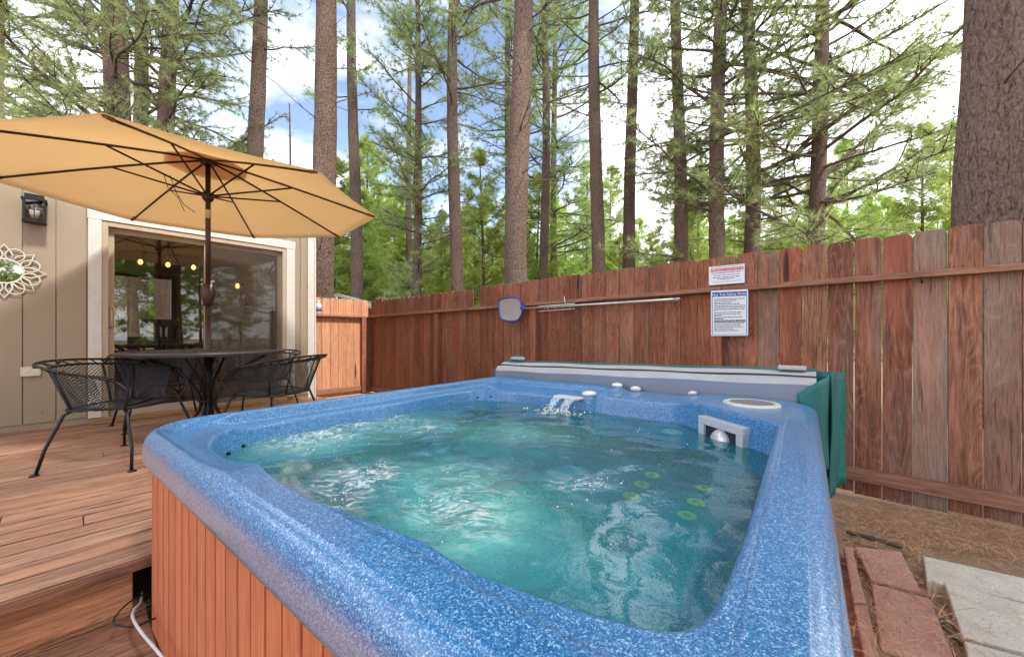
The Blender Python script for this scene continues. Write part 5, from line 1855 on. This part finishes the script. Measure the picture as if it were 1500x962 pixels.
# tall pines: variants (nominal trunk radius .22 at the base)
TK = dict(k=20, nl=.19, nw=.011)
VA = tree_meshes(101, 24, .22, 1.9, 3.6, 4.6, 3.4, zmax=15, sub=14, **TK)
VB = tree_meshes(102, 26, .22, 2.4, 7.6, 4.0, 2.6, zmax=16, sub=9, **TK)
VC = tree_meshes(103, 25, .22, 2.2, 4.6, 4.6, 3.6, zmax=15, sub=12, **TK)
VD = tree_meshes(104, 26, .22, 3.0, 9.0, 2.4, 2.0, zmax=17, **TK)
VE = tree_meshes(105, 25, .22, 1.9, 3.0, 6.5, 4.6, zmax=14, lean=.028, sub=15, **TK)
VF = tree_meshes(106, 18, .20, 2.0, 2.4, 8.0, 2.3, sub=13, **TK)
G1 = 'tall pines beyond the fence'
tall = [  # px, trunk width px, distance, variant, rot, label
    (4, 13, 15.0, VA, .3, 'slim pine trunk at the very left edge of the picture, above the umbrella'),
    (162, 33, 8.6, VA, 1.6, 'thick dark pine above the left part of the umbrella, leftmost of three close trunks'),
    (206, 20, 11.5, VC, 2.9, 'pale slender pine above the umbrella, middle of three close trunks'),
    (247, 23, 10.0, VA, 4.2, 'dark pine above the umbrella, rightmost of three close trunks'),
    (376, 23, 11.0, VD, .9, 'bare pale pine behind the umbrella, left of the big trunk by the house corner'),
    (471, 33, 7.9, VD, 2.2, 'big bare pine trunk rising beside the white house corner trim'),
    (519, 17, 13.0, VD, 3.9, 'slim straight pine just right of the big trunk by the house corner'),
    (612, 15, 13.5, VF, 1.0, 'bushy green pine with foliage down its trunk, behind the left of the long fence'),
    (600, 9, 19.0, VD, 5.0, 'thin reddish pine trunk close left of the bushy green pine'),
    (667, 19, 12.5, VB, .2, 'straight bare pine trunk left of the gap in the pickets'),
    (745, 12, 17.0, VB, 2.0, 'thin pine close behind the left side of the big central trunk'),
    (761, 33, 8.3, VB, 4.4, 'big dark pine trunk behind the middle of the fence, above the skimmer net'),
    (797, 14, 15.0, VB, 3.0, 'thin pine just right of the big central trunk'),
    (812, 11, 18.0, VC, 5.6, 'thinnest pine of the pair right of the big central trunk'),
    (874, 20, 12.0, VB, 1.2, 'reddish pine with forking limbs, right of the thin pair'),
    (926, 18, 12.8, VD, 5.6, 'grey straight pine above the tip of the skimmer pole'),
    (993, 19, 12.2, VD, 2.4, 'straight pine between the skimmer pole end and the signs'),
    (1056, 22, 10.8, VC, .6, 'pine with yellowish needle tufts directly above the two signs'),
    (1096, 21, 11.6, VC, 3.3, 'dark pine just right of the signs'),
    (1190, 21, 10.0, VE, .1, 'leaning dark pine with long sweeping branches to the right'),
    (1452, 74, 4.9, VD, 1.0, 'massive rough-barked trunk at the right edge behind the fence'),
    (1501, 12, 9.0, VD, 4.0, 'sliver of a pine trunk at the right edge, behind the massive trunk'),
]
for i, (px, w, D, var, rz, lab) in enumerate(tall):
    rad = w / F * D / 2
    k = rad / (.22 * .93)
    x = (px - CX) / F * D
    sz = 1.0 if px != 1452 else 1.35
    o = place_tree(var, x, D, rz, sz, lab, 'pine tree', G1, sxy=None)
    for ch in o.children:
        if ch.data.name.startswith('trunk'): ch.scale = (k / sz, k / sz, 1)
# more forest behind: thin trunks
rng = np.random.default_rng(77)
# young bright pines
YK = dict(k=12, nl=.26, nw=.024, tuft_step=.16, young=True, bark_n=8)
YA = tree_meshes(201, 10, .11, .4, .3, 13, 2.5, sub=12, **YK)
YB = tree_meshes(202, 9, .10, .3, .2, 12, 2.3, sub=11, **YK)
YC = tree_meshes(203, 12, .12, .8, .8, 10, 2.6, sub=11, **YK)
ytrees = []
places = [(540, 22, 1.25, YA, 'pale yellow green young pine between the umbrella tip and the bushy pine'), (705, 15, .92, YB, 'bright green pyramid-shaped young pine in the gap left of the big central trunk'),
          (575, 30, 1.0, YC, 'thin sparse young pine behind the short fence corner'), (640, 26, .95, YB, 'low young pine between the bushy pine and the bare trunk')]
for px, D, s, v, lab in places: ytrees.append((px, D, s, v, lab))
names = ['umbrella tip', 'short fence', 'picket gap', 'net head', 'hook rack', 'skimmer pole', 'pole end', 'emergency sign', 'rules sign', 'grey picket', 'teal drape', 'massive trunk', 'right edge', 'left edge', 'house roof']
cnt = 0
for i in range(110):
    px = -20 + (i + rng.uniform(.1, .9)) / 110 * 1540
    D = rng.uniform(15, 34)
    ytrees.append((px, D, rng.uniform(.6, 1.05) * (D / 22) ** .6, [YA, YB, YC][i % 3], None))
depthw = lambda D: 'nearest row' if D < 19 else ('middle distance' if D < 27 else 'far row')
ytrees_sorted = sorted(range(len(ytrees)), key=lambda i: ytrees[i][0])
order = {j: n for n, j in enumerate(ytrees_sorted)}
lm = [(40, 'at the left edge above the umbrella'), (150, 'left of the three close trunks above the umbrella'), (230, 'between the close trunks above the umbrella'), (330, 'right of the three close trunks above the umbrella'), (400, 'around the pale trunk behind the umbrella'), (470, 'behind the house corner'),
      (520, 'right of the big house corner trunk'), (600, 'between umbrella tip and bushy pine'), (667, 'right of the bushy pine'), (720, 'above the picket gap'), (770, 'behind the big central trunk'), (812, 'around the thin pair of trunks'), (874, 'right of the thin pair of trunks'),
      (926, 'above the middle of the skimmer pole'), (993, 'above the end of the skimmer pole'), (1056, 'just left of the signs'), (1096, 'above the signs'), (1150, 'just right of the signs'), (1200, 'around the leaning pine'), (1270, 'right of the leaning pine'), (1340, 'above the grey picket'), (1400, 'left of the massive trunk'), (9999, 'behind the massive trunk')]
byl = {}
for j in ytrees_sorted:
    px, D, s, v, lab = ytrees[j]
    if lab is None:
        w = next(t for p, t in lm if px <= p or p == 9999); byl.setdefault(w, []).append(j)
labs = {}
tones = {0: 'short', 1: 'slim', 2: 'tall'}
for w, js in byl.items():
    js = sorted(js, key=lambda j: ytrees[j][1]); n = len(js)
    for q, j in enumerate(js):
        word = {1: ['only']}.get(n) or (['nearest', 'farthest'] if n == 2 else ['nearest', 'second nearest', 'third nearest', 'fourth nearest', 'fifth nearest', 'sixth nearest', 'seventh nearest', 'eighth nearest', 'ninth nearest', 'tenth nearest', 'eleventh nearest', 'twelfth nearest', 'farthest'][: n - 1] + ['farthest'])
        labs[j] = 'young pine %s, the %s one there' % (w, word[q])
for j, (px, D, s, v, lab) in enumerate(ytrees):
    place_tree(v, (px - CX) / F * D, D, rng.uniform(0, 6.28), s, lab or labs[j], 'young pine', 'young pines in the forest', 'young_pine')
# bare dead tree behind the umbrella
DT = tree_meshes(301, 8.5, .08, 2.0, 99, 9, 1.6, bark_n=8, sub=10)
place_tree(DT, (420 - CX) / F * 11, 11, .5, .92, 'small bare dead tree with upswept twigs, above the umbrella', 'dead tree', None, 'dead_tree')
# trees behind the camera (mirrored in glass)
back = [(2.5, -4.5, VA), (6.5, -3.0, VC), (5.5, -8.0, VB), (10.0, -5.0, VA), (9.5, -.5, VE), (-1.5, -7.0, VC), (13.0, -9.0, VC)]
for i, (x, y, v) in enumerate(back):
    place_tree(v, x, y, i * 1.3, 1.0, 'tall pine standing behind the photographer, seen only mirrored in the glass door', 'pine tree', 'pines mirrored in the glass door')
for i in range(9):
    place_tree([YA, YB, YC][i % 3], 4 + i * 2.1, -6 - (i % 3) * 3.5, i * .9, .7 + .05 * (i % 4), 'young green pine behind the photographer, seen only mirrored in the glass door', 'young pine', 'young pines mirrored in the glass door', 'young_pine')


def far_forest():
    rng = np.random.default_rng(9)
    N_ = Acc()
    P = []; 
    for i in range(520):
        az = rng.uniform(-62, 62); D = rng.uniform(38, 70); x = math.tan(R(az)) * D
        if abs(x) > 110: continue
        h = rng.uniform(7, 14) * (D / 50); n = 190
        z = rng.uniform(0, 1, n) ** .8 * h; r = (1 - z / h) * h * .22 + .15; a = rng.uniform(0, 6.28, n); q = np.sqrt(rng.uniform(.2, 1, n))
        P.append(np.stack([x + r * q * np.cos(a), D + r * q * np.sin(a), z], 1))
    P = np.concatenate(P); Dn = rng.normal(0, 1, P.shape); Dn /= np.linalg.norm(Dn, axis=1)[:, None]
    N_.tufts(P, Dn, rng, 7, .55, .09, .8)
    me = N_.mesh('distant_forest', M['far']); o = bpy.data.objects.new('distant_forest', me); col.objects.link(o)
    tag(o, 'far green wood seen between the trunks', kind='stuff')


far_forest()

# shed roof behind the short fence
def shed():
    c = Vector(((500 - CX) / F * 11.0, 11.0, 0))
    root = empty('shed', c); tag(root, 'low garden shed with pale gabled roof edge just behind the short fence', 'shed')
    zr = zat(431, 11.0)
    m = MB()
    ax = Vector((1, 0, 0)); ay = Vector((0, 1, 0))
    hw = 1.1; dz = .42
    for s in (-1, 1):
        m.prism([(0, zr), (s * hw, zr - dz), (s * hw, zr - dz - .07), (0, zr - .08)], lambda x, z, t: c + ax * x + ay * t + Vector((0, 0, z)), -.3, 2.2)
    m.build('roof', M['shed'], root)
    m = MB(); m.prism([(-.95, 0), (.95, 0), (.95, zr - .46), (0, zr - .12), (-.95, zr - .46)], lambda x, z, t: c + ax * x + ay * t + Vector((0, 0, z)), 0, 2.0); m.build('wall', M['room_floor'], root)
    m = MB(); m.box((c.x, c.y - .27, zr - .24), (.05, .04, .30)); m.box((c.x, c.y - .27, zr - .40), (1.7, .04, .05)); m.build('gable_truss', M['white_trim'], root)


shed()

# ------------------------------------------------------------------ light, sky, camera
w = bpy.data.worlds.new('World'); scene.world = w; w.use_nodes = True
t = w.node_tree; bg = t.nodes['Background']
sun_el = R(52); sx, sy = .62, -.52
sky = t.nodes.new('ShaderNodeTexSky'); sky.sky_type = 'NISHITA'; sky.sun_disc = False; sky.sun_elevation = sun_el; sky.sun_rotation = math.atan2(sx, sy); sky.altitude = 1800
tc = t.nodes.new('ShaderNodeTexCoord')
mp = t.nodes.new('ShaderNodeMapping'); mp.inputs['Scale'].default_value = (1, 1, 2.0); mp.inputs['Location'].default_value = (3.3, 1.2, .4)
t.links.new(tc.outputs['Generated'], mp.inputs['Vector'])
nz = t.nodes.new('ShaderNodeTexNoise'); nz.inputs['Scale'].default_value = 2.6; nz.inputs['Detail'].default_value = 8; nz.inputs['Roughness'].default_value = .55; nz.inputs['Distortion'].default_value = .3
t.links.new(mp.outputs[0], nz.inputs['Vector'])
sep = t.nodes.new('ShaderNodeSeparateXYZ'); t.links.new(tc.outputs['Generated'], sep.inputs[0])
def mth(op, a, b, clamp=False):
    n = t.nodes.new('ShaderNodeMath'); n.operation = op; n.use_clamp = clamp
    for i, v in enumerate((a, b)):
        if isinstance(v, (int, float)): n.inputs[i].default_value = v
        else: t.links.new(v, n.inputs[i])
    return n.outputs[0]
# more cloud to the right (x>0) and low down
bias = mth('MULTIPLY', mth('ABSOLUTE', mth('ADD', sep.outputs[0], .20), 0), .42)
lowc = mth('MULTIPLY', mth('SUBTRACT', .42, sep.outputs[2]), .22)
fac = mth('ADD', mth('ADD', nz.outputs['Fac'], bias), lowc)
rp = t.nodes.new('ShaderNodeValToRGB'); rp.color_ramp.elements[0].position = .47; rp.color_ramp.elements[1].position = .66
t.links.new(fac, rp.inputs[0])
mx = t.nodes.new('ShaderNodeMix'); mx.data_type = 'RGBA'
cr_ = t.nodes.new('ShaderNodeValToRGB'); cr_.color_ramp.elements[0].position = .55; cr_.color_ramp.elements[0].color = (.52, .54, .58, 1); cr_.color_ramp.elements[1].position = .95; cr_.color_ramp.elements[1].color = (1, 1, 1, 1)
t.links.new(fac, cr_.inputs[0])
cm_ = t.nodes.new('ShaderNodeMix'); cm_.data_type = 'RGBA'; cm_.blend_type = 'MULTIPLY'; cm_.inputs[0].default_value = 1; cm_.inputs[7].default_value = (17, 17, 17.4, 1)
t.links.new(cr_.outputs[0], cm_.inputs[6]); cb_ = cm_.outputs[2]
t.links.new(rp.outputs[0], mx.inputs[0]); t.links.new(sky.outputs[0], mx.inputs[6]); t.links.new(cb_, mx.inputs[7])
sk2 = t.nodes.new('ShaderNodeMix'); sk2.data_type = 'RGBA'; sk2.blend_type = 'MULTIPLY'; sk2.inputs[0].default_value = 1; sk2.inputs[7].default_value = (2.1, 1.9, 1.75, 1)
t.links.new(sky.outputs[0], sk2.inputs[6]); t.links.new(sk2.outputs[2], mx.inputs[6])
t.links.new(mx.outputs[2], bg.inputs[0]); bg.inputs[1].default_value = .10

sl = bpy.data.lights.new('sun', 'SUN'); sl.energy = 2.8; sl.angle = R(6); sl.color = (1, .95, .87)
so = bpy.data.objects.new('sun', sl); col.objects.link(so)
h = math.hypot(sx, sy); dirv = Vector((sx / h * math.cos(sun_el), sy / h * math.cos(sun_el), math.sin(sun_el)))
so.rotation_euler = dirv.to_track_quat('Z', 'Y').to_euler(); so.location = (0, 0, 20)

cam = bpy.data.cameras.new('camera'); co = bpy.data.objects.new('camera', cam); col.objects.link(co)
co.location = (0, 0, CAMZ); co.rotation_euler = (R(90), 0, 0)
cam.sensor_width = 36; cam.lens = F / 1500 * 36; cam.shift_y = 9 / 1500; cam.clip_start = .02; cam.clip_end = 1000
scene.camera = co
vs_ = scene.view_settings; scene.display_settings.display_device = 'sRGB'
vs_.view_transform = 'Standard'; vs_.look = 'None'; vs_.exposure = 1.08; vs_.gamma = 1; vs_.use_curve_mapping = False
scene.cycles.use_denoising = True
scene.cycles.max_bounces = 8; scene.cycles.transparent_max_bounces = 16; scene.cycles.diffuse_bounces = 4
